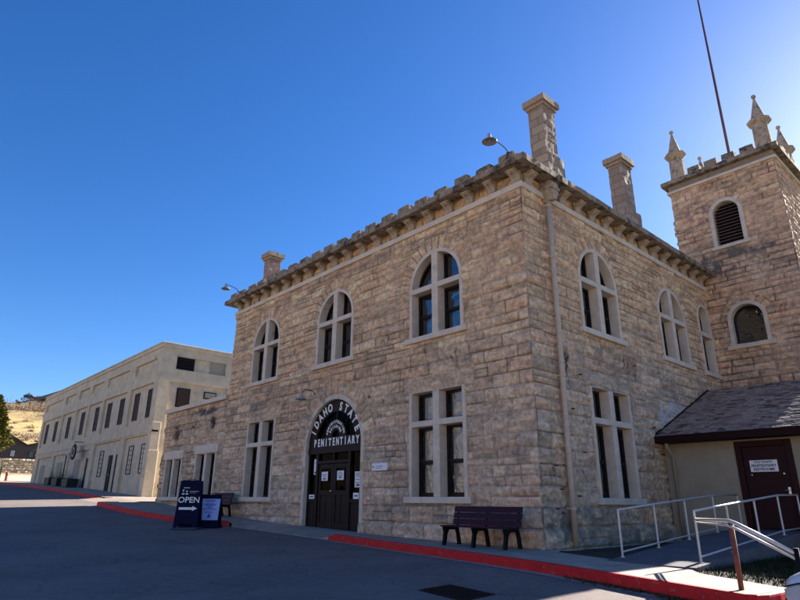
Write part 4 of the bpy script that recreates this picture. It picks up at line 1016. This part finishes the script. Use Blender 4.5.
# ================================================================== SANDWICH BOARDS
def aboard(name, loc, rot, w_, h, label, poster):
    e = empty(name, (0, 0, 0), label, 'sandwich board', 'sandwich boards by the kerb'); e.rotation_euler = (0, 0, 0)
    d = .30; al = math.atan2(d, h)
    # local frame on the front panel: p across, q up the slope, n outwards (-y)
    def F(p, n, q): return (p, -d - .0 + q * math.sin(al) - n * math.cos(al), .03 + q * math.cos(al) + n * math.sin(al) * 1)
    def pan(m, a, b, c_, d_, n0, n1):
        vs = [F(p, n, q) for p in (a, b) for n in (n0, n1) for q in (c_, d_)]
        m.add(vs, [(0, 1, 3, 2), (4, 6, 7, 5), (0, 4, 5, 1), (2, 3, 7, 6), (0, 2, 6, 4), (1, 5, 7, 3)])
    m = MB(); H = h
    if poster == 'open':
        m.prism([(-w_ / 2, .0), (-w_ / 2 + .12, .0), (-w_ / 2 + .16, .14), (w_ / 2 - .16, .14), (w_ / 2 - .12, 0), (w_ / 2, 0), (w_ / 2 - .02, H - .05), (w_ / 2 - .10, H), (-w_ / 2 + .10, H), (-w_ / 2 + .02, H - .05)], lambda p, q, t: F(p, t, q), -.02, .02)
    else: pan(m, -w_ / 2, w_ / 2, 0, H, -.02, .02)
    m.build('front_panel', M['navy'], e, bevel=.008)
    m = MB(); m.prism([(-w_ / 2, 0), (w_ / 2, 0), (w_ / 2 - .02, H - .02), (-w_ / 2 + .02, H - .02)], lambda p, q, t: (p, d - q * math.sin(al) + t, .03 + q * math.cos(al)), -.0, .035); m.build('rear_panel', M['navy'], e)
    MB().box(-w_ / 2 - .04, w_ / 2 + .04, -d - .10, d + .10, 0, .05).build('base', M['navy'] if poster != 'open' else M['basegrey'], e, bevel=.015)
    t = MB()
    if poster == 'open':
        put_text(t, 'OPEN', .27, 0, .92, 0, .022, offset=.004, mp=F, ex=.003, sx=1.05)
        t.build('lettering', M['white_letter'], e, fix=False); t = MB()
        t.prism([(-.30, .60), (.16, .60), (.16, .555), (.32, .64), (.16, .725), (.16, .68), (-.30, .68)], lambda p, q, t_: F(p, t_, q), .021, .027)
        t.build('arrow', M['white_letter'], e, fix=False); t = MB()
        # building emblem with a line beside it
        for (a, b, c_, d_) in ((-.24, -.03, 1.325, 1.345), (-.26, -.22, 1.20, 1.25), (-.14, -.09, 1.19, 1.24), (-.28, -.19, 1.11, 1.15), (-.15, -.06, 1.11, 1.15), (-.02, .29, 1.21, 1.222), (.0, .2, 1.16, 1.166)):
            pan(t, a, b, c_, d_, .021, .026)
        pan(t, -.27, -.20, 1.26, 1.275, .021, .026)
        t.build('emblem', M['white_letter'], e, fix=False)
    else:
        m = MB(); pan(m, -w_ / 2 + .06, w_ / 2 - .03, .22, H - .16, .021, .026); po = m.build('poster', M['poster_blue'], e)
        k = MB(); r2 = random.Random(3)
        for i, z in enumerate([.98, .93, .88, .80, .76, .71, .66, .61, .50]):
            z = z * H / 1.15; a = r2.uniform(.1, .26)
            if z < H - .18: pan(k, -a, a * .9, z - .012, z + .012, .027, .029)
        k.prism([(-.07, .30), (.09, .30), (.03, .42), (.01, .46), (-.02, .42)], lambda p, q, t_: F(p, t_, q), .027, .029)
        k.build('print', M['poster_ink'], po, fix=False)
    MB().tube([(-.12, 0, h * math.cos(al) + .0), (-.1, 0, h * math.cos(al) + .07), (.1, 0, h * math.cos(al) + .07), (.12, 0, h * math.cos(al) + .0)], .013, 6).build('handle', M['black_iron'], e)
    e.location = loc; e.rotation_euler = (0, 0, rot); return e
M['basegrey'] = plain_mat('worn_blue_grey_base', (.05, .055, .09), rough=.6)
aboard('sandwich_board', (-12.45, -3.15, road_z(-12.4, -3.1)), math.radians(52), .80, 1.60, 'tall navy sandwich board reading OPEN above a white arrow', 'open')
aboard('sandwich_board', (-12.65, -2.25, road_z(-12.6, -2.2)), math.radians(52), .72, 1.12, 'short navy sandwich board with a pale blue printed poster', 'poster')

# ================================================================== WALL LAMPS
def lamp(base, tip, label, r=.21):
    e = empty('gooseneck_lamp', base, label, 'lamp', 'gooseneck lamps on the stone building')
    bx_, by, bz = base; tx, ty, tz = tip
    mz = max(bz, tz) + .12
    pts = [(bx_, by, bz), (bx_ + (tx - bx_) * .1, by + (ty - by) * .1, bz + (mz - bz) * .6), (bx_ + (tx - bx_) * .35, by + (ty - by) * .35, mz), (bx_ + (tx - bx_) * .75, by + (ty - by) * .75, mz), (tx, ty, tz + .17)]
    # smooth the arm
    P = [Vector(p) for p in pts]; Q = []
    for i in range(len(P) - 1):
        for k in range(5):
            t = k / 5; a = P[max(0, i - 1)]; b = P[i]; c_ = P[i + 1]; d = P[min(len(P) - 1, i + 2)]
            Q.append(.5 * ((2 * b) + (c_ - a) * t + (2 * a - 5 * b + 4 * c_ - d) * t * t + (3 * b - a - 3 * c_ + d) * t ** 3))
    Q.append(P[-1]); MB().tube(Q, .016, 8).build('arm', M['arm_metal'], e, smooth=True)
    MB().lathe([(.028, .26), (.05, .22), (.055, .16), (.06, .12), (.10, .085), (r * .8, .03), (r, 0), (r * .98, -.008), (r * .78, .02), (.09, .07), (.05, .10), (0.0, .10)], tip, 24).build('shade', M['lamp_metal'], e, smooth=True)
    MB().lathe([(.0, -.005), (.03, .01), (.035, .04), (.02, .08), (0, .1)], tip, 12).build('bulb', M['frosted'], e, smooth=True)
    MB().lathe([(.06, 0), (.06, .02), (0, .02)], (bx_, by, bz - .01), 12).build('bracket', M['arm_metal'], e)
    return e
lamp((-.05, -.40, 10.42), (-.02, -1.28, 10.38), 'gooseneck lamp on the battlement nearest the building corner')
lamp((-16.05, -.40, 10.40), (-15.75, -1.20, 10.28), 'gooseneck lamp on the battlement at the far left end')
lamp((-9.72, .0, 4.78), (-9.62, -.66, 4.52), 'gooseneck lamp on the wall just left above the entrance arch')

# ================================================================== CONCRETE BLOCK (far building)
con = empty('concrete_building', (-46, 6, 1.6), 'long cream painted concrete building with recessed bays and narrow upper windows', 'building')
FX1, FX0, FY = -30.1, -61.3, 1.5
ztop = 10.93
# front: bays cut into the wall as recesses
upb = [(-35.3, -30.95), (-41.3, -35.95), (-45.25, -41.75), (-48.85, -45.75), (-53.4, -49.3), (-60.6, -53.9)]
lob = [(-35.1, -30.8), (-41.9, -36.0), (-49.0, -42.9), (-53.8, -50.0), (-60.0, -54.6)]
m = MB(); RD = .16
def cwall(m, x0, x1, y, z0, z1, holes, rd=RD):
    xs_ = sorted(set([x0, x1] + [v for h in holes for v in h[:2]])); zs_ = sorted(set([z0, z1] + [v for h in holes for v in h[2:]]))
    inh = lambda a, b: any(h[0] < a < h[1] and h[2] < b < h[3] for h in holes)
    for i in range(len(xs_) - 1):
        for j in range(len(zs_) - 1):
            a, b, c_, d = xs_[i], xs_[i + 1], zs_[j], zs_[j + 1]
            yy_ = y + rd if inh((a + b) / 2, (c_ + d) / 2) else y
            m.add([(a, yy_, c_), (b, yy_, c_), (b, yy_, d), (a, yy_, d)], [(0, 1, 2, 3)])
    for h in holes:
        a, b, c_, d = h
        m.add([(a, y, c_), (b, y, c_), (b, y, d), (a, y, d), (a, y + rd, c_), (b, y + rd, c_), (b, y + rd, d), (a, y + rd, d)], [(0, 1, 5, 4), (1, 2, 6, 5), (2, 3, 7, 6), (3, 0, 4, 7)])
hl = [(a, b, 5.80, 8.42) for a, b in upb] + [(a, b, .8, 5.02 if i < 2 else 4.75 - .0) for i, (a, b) in enumerate(lob)] + [(a, b, 9.32, 10.05) for a, b in [(-34.9, -31.0), (-41.1, -36.2), (-45.1, -42.2), (-48.8, -45.9), (-53.3, -50.0), (-60.6, -54.6)]]
cwall(m, FX0, FX1, FY, .5, ztop, hl)
m.build('wall', M['paintcon'], con)
m = MB()   # side wall, built as (y) with recesses
def cside(m, y0, y1, x, z0, z1, holes, rd=.14):
    ys_ = sorted(set([y0, y1] + [v for h in holes for v in h[:2]])); zs_ = sorted(set([z0, z1] + [v for h in holes for v in h[2:]]))
    inh = lambda a, b: any(h[0] < a < h[1] and h[2] < b < h[3] for h in holes)
    for i in range(len(ys_) - 1):
        for j in range(len(zs_) - 1):
            a, b, c_, d = ys_[i], ys_[i + 1], zs_[j], zs_[j + 1]; xx = x - rd if inh((a + b) / 2, (c_ + d) / 2) else x
            m.add([(xx, a, c_), (xx, b, c_), (xx, b, d), (xx, a, d)], [(0, 1, 2, 3)])
    for a, b, c_, d in holes:
        m.add([(x, a, c_), (x, b, c_), (x, b, d), (x, a, d), (x - rd, a, c_), (x - rd, b, c_), (x - rd, b, d), (x - rd, a, d)], [(0, 1, 5, 4), (1, 2, 6, 5), (2, 3, 7, 6), (3, 0, 4, 7)])
cside(m, FY, 16, FX1, .5, ztop, [(2.5, 6.05, 9.32, 10.2), (2.22, 6.35, 1.1, 8.45), (7.2, 11, 1.1, 8.45), (7.2, 11, 9.32, 10.2)])
m.build('side_wall', M['paintcon'], con)
MB().box(FX0 - .12, FX1 + .12, FY - .12, 16, ztop, ztop + .10).build('roof', M['paintcon'], con, bevel=.02)
MB().box(FX0 - .08, FX1 + .08, FY - .075, 15.9, ztop - .26, ztop - .003).box(FX0, FX1 + .06, FY - .05, FY + .4, 5.12, 5.26).build('cornice', M['paintcon'], con, bevel=.015)
MB().box(FX1 - .6, FX1 + .10, FY - .10, FY + .55, .6, 4.0).box(FX1 - .5, FX1 + .06, FY - .06, FY + .50, 4.0, 5.75).build('pilaster', M['paintcon'], con, bevel=.02)
MB().box(FX0, FX0 + .05, FY, 16, .5, ztop).box(FX0, FX1, 15.9, 15.95, .5, ztop).build('rear_wall', M['paintcon'], con)
yg = FY + RD
def cwin(a, b, c_, d, mat='boards', panes=None):
    m = MB(); 
    for (p, q, r_, t_) in ((a, a + .07, c_, d), (b - .07, b, c_, d), (a + .07, b - .07, c_, c_ + .07), (a + .07, b - .07, d - .07, d)): m.box(p, q, yg - .05, yg + .02, r_, t_)
    w_ = m.build('window', M['sash'], con)
    m = MB().box(a + .07, b - .07, yg - .012, yg + .01, c_ + .07, d - .07); m.build('pane', M[mat], w_)
    m = MB(); 
    if panes:
        for i in range(1, panes): z = c_ + (d - c_) * i / panes; m.box(a + .07, b - .07, yg - .03, yg - .013, z - .02, z + .02)
    mx_ = (a + b) / 2; m.box(mx_ - .015, mx_ + .015, yg - .032, yg - .0135, c_ + .07, d - .07); m.build('glazing_bar', M['sash'], w_)
for c_ in (-31.63, -34.17, -37.25, -40.1, -43.2, -47.1, -51.4, -55.85, -59.25): cwin(c_ - .45, c_ + .45, 6.17, 8.07, 'boards', 5)
for c_ in (-31.5, -33.85, -40.1): cwin(c_ - .42, c_ + .42, 2.6, 4.48, 'frosted', 6)
for a, b, c_, d in ((-38.25, -37.5, 1.5, 4.05), (-36.7, -35.95, 1.45, 4.05), (-43.85, -42.9, 1.85, 4.1), (-61.1, -60.5, 2.5, 4.3)):
    o = MB().box(a, b, yg - .06, yg - .002, c_, d).build('door', M['black_iron'], con, bevel=.01); MB().box(b - .14, b - .10, yg - .10, yg - .06, c_ + 1.1, c_ + 1.25).build('handle', M['rim'], o)
for a, b in ((-52.8, -51.0), (-58.9, -57.2), (-47.2, -45.6)):
    MB().box(a, b, yg - .03, yg - .004, 1.9, 4.1).build('blind_panel', M['paintcon_lt'], con, bevel=.01)
SXp = FX1 - .14
m = MB()
for i in range(5): z = 9.38 + i * .16; m.prism([(0, 0), (.1, -.06), (.1, -.02), (0, .12)], lambda p, q, t, z=z: (SXp + p, t, z + q + .04), 2.56, 3.74)
m.box(SXp, SXp + .03, 2.52, 3.78, 9.33, 10.18); m.build('louvre', M['sash'], con)
MB().box(SXp + .002, SXp + .03, 4.9, 6.0, 9.34, 10.18).build('side_panel', M['paintcon_lt'], con)
for a, b, c_, d in ((2.8, 3.72, 6.85, 8.12), (4.68, 5.58, 7.6, 8.08), (8, 9, 6.2, 8.1)):
    w_ = MB().box(SXp + .0, SXp + .05, a, b, c_, d).build('window', M['sash'], con); MB().box(SXp + .051, SXp + .06, a + .07, b - .07, c_ + .07, d - .07).build('pane', M['boards' if d - c_ > 1 else 'paintcon_lt'], w_)
# round sign and planters
e = empty('round_sign', (-45.1, .9, 4.6), 'round dark hanging sign with a pale ring on the concrete building', 'sign')
MB().tube([(-45.1, .95, 4.62), (-45.1, .87, 4.62)], .62, 24).build('disc', M['black_iron'], e)
MB().lathe([(.0, 0), (.0, .0)], (0, 0, 0), 3) if False else None
m = MB(); vs = []
for k in range(24):
    t = 2 * math.pi * k / 24
    for rr in (.30, .36): vs.append((-45.1 + rr * math.cos(t), .862, 4.62 + rr * math.sin(t)))
m.add(vs, [(2 * k, 2 * ((k + 1) % 24), 2 * ((k + 1) % 24) + 1, 2 * k + 1) for k in range(24)]); m.build('ring', M['paper'], e, fix=False)
MB().tube([(-45.1, 1.62, 5.42), (-45.1, .88, 5.42)], .03, 6).tube([(-45.1, .91, 5.42), (-45.1, .91, 5.2)], .02, 6).tube([(-45.75, .6, 1.85), (-45.75, .6, 4.4)], .04, 6).build('bracket', M['black_iron'], e)
for i, (x, lb) in enumerate(((-50.2, 'dark planter box with spiky bare plant, farthest along the concrete wall'), (-47.6, 'dark planter box with spiky bare plant, between two others by the concrete wall'), (-44.4, 'dark planter box with bushy plant beside the open doorway of the concrete building'))):
    z = float(B(x)); e = empty('planter', (x, .9, z), lb, 'planter', 'planters outside the concrete building')
    MB().prism([(-.75, 0), (.75, 0), (.9, .62), (-.9, .62)], lambda p, q, t: (x + p, t, z + q), .45, 1.25).build('box', M['green_plastic'], e, bevel=.02)
    m = MB(); r = random.Random(i)
    for k in range(70):
        a = r.uniform(0, 6.28); t = r.uniform(.05, .7); h = r.uniform(.2, 1.2 if i < 2 else .7); cx_ = x + r.gauss(0, .35); cy_ = .85 + r.gauss(0, .15)
        m.add([(cx_ - .03, cy_, z + .5), (cx_ + .03, cy_, z + .5), (cx_ + t * math.cos(a) * .5, cy_ + t * math.sin(a) * .4, z + .5 + h)], [(0, 1, 2)])
    m.build('foliage', M['twigs'], e, fix=False)

# ================================================================== FAR LEFT: retaining wall, shed, pine, hydrant, hill shrubs
RR = make_rows(4.6, 8.4, .25, .5, 101)
e = empty('retaining_wall', (-116, 10, 4.8), 'sunlit pale rubble retaining wall below the dark shed', 'wall')
STONE_SAVE = STONE[:]
STONE[:] = [((.42, .36, .27), 2), ((.34, .28, .2), 2), ((.26, .2, .14), 1), ((.46, .4, .32), 1)]
wall('wall_face', e, lambda u, n, z: (-116 + n, u, z), -14, 34, 4.9, 7.7, .12, RR, (.4, 1.0), [], [], [], 303, amp=.12, mat=M['rubble'], low_edge=False, high_edge=False, joint=.08)
STONE[:] = STONE_SAVE
MB().box(-116.9, -116.02, -14, 34, 4.8, 7.68).build('wall_core', M['flat_stone'], e)
e = empty('stone_shed', (-124, 10, 6.8), 'dark stone shed with low gable roofs above the retaining wall', 'shed')
m = MB(); m.prism([(3.5, 7.6), (17, 7.6), (17, 11.9), (11.6, 10.3), (8.3, 12.1), (3.5, 9.9)], lambda p, q, t: (t, p, q), -128, -121.5); m.build('wall', M['shed_wall'], e)
m = MB(); m.prism([(3.0, 9.9), (8.3, 12.4), (11.6, 10.6), (17.4, 12.3), (17.4, 12.0), (11.6, 10.3), (8.3, 12.1), (3.0, 9.6)], lambda p, q, t: (t, p, q), -128.5, -120.8); m.build('roof', M['shed_roof'], e)
for y in (9.6, 12.6, 14.0):
    w_ = MB().box(-121.5, -121.42, y - .4, y + .4, 8.3, 9.5).build('window', M['sash'], e); MB().box(-121.42, -121.40, y - .33, y + .33, 8.37, 9.43).build('pane', M['frosted'] if y < 10 else M['car_glass'], w_)
e = empty('carport', (-122, -3, 6.8), 'low dark open shed partly hidden by the pine at the left edge', 'shed')
MB().box(-127, -120.5, -10, 3.2, 9.3, 9.55).build('roof', M['shed_roof'], e); MB().box(-127, -126.7, -10, 3.2, 7.0, 9.3).build('wall', M['shed_wall'], e)
for y in (-8, -4, -.2): MB().box(-120.9, -120.7, y - .1, y + .1, 7.0, 9.3).build('post', M['shed_wall'], e)
def crown_blades(m, r, cx, cy, z0, z1, R0, n, size, hang=.3, seed=0):
    for i in range(n):
        t = r.random() ** .8; z = z0 + (z1 - z0) * t; rad = R0 * (1 - t) ** .8 * (.75 + .45 * noise.noise(Vector((t * 6, seed, 0))) + .25)
        a = r.uniform(0, 6.28); q = rad * (r.random() ** .45) * (1 + .35 * noise.noise(Vector((math.cos(a) * 2, math.sin(a) * 2, z * .8 + seed))))
        x = cx + q * math.cos(a); y = cy + q * math.sin(a); s = size * r.uniform(.5, 1.4)
        d = Vector((math.cos(a) + r.gauss(0, .5), math.sin(a) + r.gauss(0, .5), r.gauss(-.1, .5))).normalized() * s; n_ = Vector((r.gauss(0, 1), r.gauss(0, 1), r.gauss(0, 1))).normalized() * s * .35
        p = Vector((x, y, z)); m.add([p - n_, p + n_, p + d], [(0, 1, 2)])
e = empty('pine_tree', (-104.5, 2.9, 3.9), 'yellow-green conifer cut off by the left edge of the picture', 'tree')
m = MB(); r = random.Random(77); crown_blades(m, r, -104.5, 2.9, 8.6, 16.6, 3.3, 6000, .75, seed=2.2); m.build('crown', M['pine'], e, fix=False)
MB().tube([(-104.5, 2.9, 3.6), (-104.5, 2.9, 10), (-104.5, 2.9, 15)], [.3, .2, .05], 8).build('trunk', M['bark'], e)
# bare tree and shrubs on the hill
def bare_tree(x, y, h, label, seed, group='bare trees on the hill'):
    z = terrain(x, y); e = empty('bare_tree', (x, y, z), label, 'tree', group); r = random.Random(seed); m = MB(); tw = MB()
    def br(p, d, l, rad, k):
        q = p + d * l; m.tube([p, q], [rad, rad * .65], 5, cap=False)
        if k == 0:
            for _ in range(26):
                e_ = (d + Vector((r.gauss(0, .6), r.gauss(0, .6), r.gauss(.1, .5)))).normalized() * l * r.uniform(.6, 1.4); w_ = Vector((r.gauss(0, 1), r.gauss(0, 1), 0)).normalized() * .05
                tw.add([q - w_, q + w_, q + e_], [(0, 1, 2)])
            return
        for _ in range(r.choice((3, 3, 4))): br(q, (d + Vector((r.gauss(0, .55), r.gauss(0, .55), r.gauss(.15, .3)))).normalized(), l * r.uniform(.6, .85), rad * .6, k - 1)
    br(Vector((x, y, z - .3)), Vector((0, 0, 1)), h * .25, h * .025, 4)
    m.build('trunk', M['bark'], e, fix=False); tw.build('crown', M['twigs'], e, fix=False)
def polar(az, d): a = math.radians(az); return CX + d * math.sin(a), CY + d * math.cos(a)
for az, d, h, lb in ((-80.0, 290, 8, 'largest rounded bare tree standing on the hill skyline'), (-79.2, 282, 7, 'smaller bare tree just right of the largest one on the hill'), (-80.9, 285, 5, 'low bare tree left of the largest one on the hill'), (-78.5, 275, 6, 'low bare tree on the hill nearest the concrete building roof')):
    x, y = polar(az, d); bare_tree(x, y, h, lb, int(-az * 10))
m = MB(); r = random.Random(12)
for i in range(100):
    az = r.uniform(-83, -76); d = r.choice((r.uniform(255, 300), r.uniform(135, 250), r.uniform(262, 285))); x, y = polar(az, d); z = terrain(x, y); s = r.uniform(.6, 2.6) * (1.3 if d > 250 else .5)
    for k in range(110):
        p = Vector((x + r.gauss(0, s), y + r.gauss(0, s), z + abs(r.gauss(0, s * .6)))); w_ = Vector((r.gauss(0, 1), r.gauss(0, 1), r.gauss(0, 1))).normalized() * .14; q = Vector((r.gauss(0, 1), r.gauss(0, 1), r.gauss(0, 1))).normalized() * .4
        m.add([p - w_, p + w_, p + q], [(0, 1, 2)])
tag(m.build('hill_brush', M['brush'], fix=False), 'dry brown brush scattered over the golden hill', 'brush', kind='stuff')
x, y = polar(-80.5, 100); z = terrain(x, y)
e = empty('fire_hydrant', (x, y, z), 'tiny red hydrant in front of the pale retaining wall', 'hydrant')
MB().lathe([(.22, 0), (.22, .08), (.16, .1), (.16, .85), (.2, .88), (.2, .95), (.15, 1.1), (.05, 1.2), (.04, 1.3), (0, 1.3)], (x, y, z), 12).build('barrel', M['red_metal'], e)
MB().tube([(x - .3, y, z + .75), (x + .3, y, z + .75)], .08, 8).build('outlet', M['red_metal'], e)
x, y = polar(-80.95, 92); z = terrain(x, y)
e = empty('bollard', (x, y, z), 'thin dark post left of the red hydrant', 'bollard')
MB().tube([(x, y, z - .1), (x, y, z + 1.7)], .07, 8).lathe([(.1, 0), (.1, .06), (0, .1)], (x, y, z + 1.7), 8).build('post', M['black_iron'], e)

# ================================================================== PARKED CAR (only its front corner is in the picture)
def car(loc, rot):
    e = empty('parked_car', (0, 0, 0), 'pearl white car whose rounded front corner shows at the bottom right edge', 'car')
    # body cross sections along x (front at x=0, rear at x=4.5): (x, halfwidth, z_low, z_belt, z_top, half_top)
    S = [(0.0, .60, .32, .58, .62, .50), (.06, .74, .24, .66, .70, .60), (.22, .84, .20, .72, .79, .70), (.6, .89, .19, .78, .88, .74), (1.1, .90, .18, .84, .95, .74), (1.35, .90, .18, .88, 1.02, .72),
         (1.9, .90, .18, .92, 1.42, .60), (2.3, .90, .18, .93, 1.47, .60), (3.1, .90, .18, .94, 1.45, .60), (3.8, .90, .18, .95, 1.20, .62), (4.2, .86, .20, .93, 1.02, .68), (4.45, .74, .26, .85, .90, .60), (4.5, .6, .34, .76, .80, .5)]
    vs = []; 
    for (x, hw, zl, zb, zt, ht) in S:
        ring = [(-hw * .92, zl), (-hw, zl + .12), (-hw, (zl + zb) / 2), (-hw * .985, zb - .03), (-hw * .95, zb + .02), (-ht - (hw - ht) * .15, zb + (zt - zb) * .75), (-ht * .9, zt - .01), (-ht * .45, zt + .012), (0, zt + .018)]
        ring = ring + [(-a, b) for a, b in ring[-2::-1]]
        vs += [(x, a, b) for a, b in ring]
    k = 17; n = len(S); fs = [(i * k + j, i * k + j + 1, (i + 1) * k + j + 1, (i + 1) * k + j) for i in range(n - 1) for j in range(k - 1)] + [tuple(range(k))[::-1], tuple((n - 1) * k + j for j in range(k))] + [(i * k + k - 1, i * k, (i + 1) * k, (i + 1) * k + k - 1) for i in range(n - 1)]
    m = MB(); m.add(vs, fs); o = m.build('body', M['car_paint'], e, smooth=True); sb = o.modifiers.new('s', 'SUBSURF'); sb.levels = sb.render_levels = 2
    for s in (-1, 1):
        MB().lathe([(.0, 0), (.07, .005), (.10, .02), (.11, .05), (.0, .06)], (0, 0, 0), 16) if False else None
        def skin(pts, name, mat, off):
            mm = MB(); vv = []
            for p, za, zb_ in pts:
                w_ = float(np.interp(p, [0, .06, .22, .6], [.60, .745, .84, .885])) + off
                vv += [(p, s * w_, za), (p, s * w_, zb_)]
            mm.add(vv, [(2 * i, 2 * i + 2, 2 * i + 3, 2 * i + 1) for i in range(len(pts) - 1)]); mm.build(name, M[mat], e, smooth=True, fix=False)
        skin([(.02, .50, .58), (.08, .48, .60), (.2, .50, .635), (.34, .56, .66), (.44, .63, .675)], 'headlight', 'lens', .006)
        skin([(.02, .595, .605), (.08, .612, .626), (.2, .648, .664), (.34, .672, .690), (.6, .70, .715)], 'panel_gap', 'black_iron', .008)
        for wx in (.85, 3.6):
            w_ = MB().tube([(wx, s * .70, .33), (wx, s * .91, .33)], .33, 28).build('wheel', M['tyre'], e, bevel=.02); MB().tube([(wx, s * .90, .33), (wx, s * .925, .33)], .21, 20).build('rim', M['rim'], w_)
        m = MB(); m.prism([(1.55, .96), (3.75, 1.0), (3.25, 1.36), (2.05, 1.37)], lambda p, q, t: (p, s * (t - (q - .95) * .55), q), .905, .915); m.build('side_window', M['car_glass'], e)
        m = MB(); m.rbox(1.55, 1.72, s * .93 - .06 if s > 0 else s * .93 - .12, s * .93 + .12 if s > 0 else s * .93 + .06, .98, 1.10, amp=.003); m.build('mirror', M['car_paint'], e)
    MB().add([(1.36, -.62, 1.05), (1.36, .62, 1.05), (1.90, .54, 1.425), (1.90, -.54, 1.425)], [(0, 1, 2, 3)]).build('windscreen', M['car_glass'], e)
    MB().box(-.02, .06, -.45, .45, .36, .52).build('grille', M['black_iron'], e, bevel=.01)
    e.location = loc; e.rotation_euler = (0, 0, rot); return e
CARX, CARY = 6.22, -4.05
car((CARX, CARY, road_z(8.5, -4.05) - .02), 0)
# small socket box on the lawn by the handrail end
e = empty('outlet_box', (5.58, -1.5, -.1), 'small white electrical box standing in the dark grass by the handrail', 'box')
MB().box(5.52, 5.64, -1.55, -1.47, -.02, .12).build('housing', M['paper'], e, bevel=.01); MB().tube([(5.58, -1.51, -.2), (5.58, -1.51, -.02)], .03, 8).build('conduit', M['steel'], e)

# ================================================================== CAMERA, LIGHT, SKY
cam = bpy.data.cameras.new('camera'); co = bpy.data.objects.new('camera', cam); COL.objects.link(co)
R_ = Vector((0.672552196769622, 0.7400119874949698, 0.007470005629195063)); U_ = Vector((0.2362080819204316, -0.22421934260303553, 0.9454794701304375)); F_ = Vector((-0.7013410615783352, 0.6341198189351971, 0.3255960235902253))
mt = Matrix(((R_.x, U_.x, -F_.x, 8.572263610206518), (R_.y, U_.y, -F_.y, -12.309195611295205), (R_.z, U_.z, -F_.z, 1.0227163252484104), (0, 0, 0, 1)))
co.matrix_world = mt; cam.sensor_fit = 'HORIZONTAL'; cam.sensor_width = 36; cam.lens = 36 * 586.1 / 800; cam.clip_start = .05; cam.clip_end = 4000
SC.camera = co
S_ = Vector((SX, 1, math.tan(SUN_EL))).normalized()
sl_ = bpy.data.lights.new('sun', 'SUN'); sl_.energy = 5.0; sl_.angle = math.radians(.53); sl_.color = (1.0, .94, .85)
so = bpy.data.objects.new('sun', sl_); COL.objects.link(so); so.rotation_euler = S_.to_track_quat('Z', 'Y').to_euler(); so.location = (5, 20, 30)
W = bpy.data.worlds.new('World'); SC.world = W; W.use_nodes = True; nt = W.node_tree
sky = nt.nodes.new('ShaderNodeTexSky'); sky.sky_type = 'NISHITA'; sky.sun_disc = False; sky.sun_elevation = SUN_EL; sky.sun_rotation = math.atan2(SX, 1)
sky.altitude = 850; sky.air_density = 1.0; sky.dust_density = .6; sky.ozone_density = 4.0
bg = nt.nodes['Background']; bg.inputs['Strength'].default_value = .055
hs = nt.nodes.new('ShaderNodeHueSaturation'); hs.inputs['Saturation'].default_value = 1.25; hs.inputs['Hue'].default_value = .510; hs.inputs['Value'].default_value = .97; nt.links.new(sky.outputs[0], hs.inputs['Color']); nt.links.new(hs.outputs[0], bg.inputs['Color'])
SC.view_settings.view_transform = 'Standard'; SC.view_settings.look = 'None'; SC.view_settings.gamma = 1; SC.view_settings.use_curve_mapping = False
SC.view_settings.exposure = 2.0
SC.render.engine = 'CYCLES'; SC.cycles.max_bounces = 6
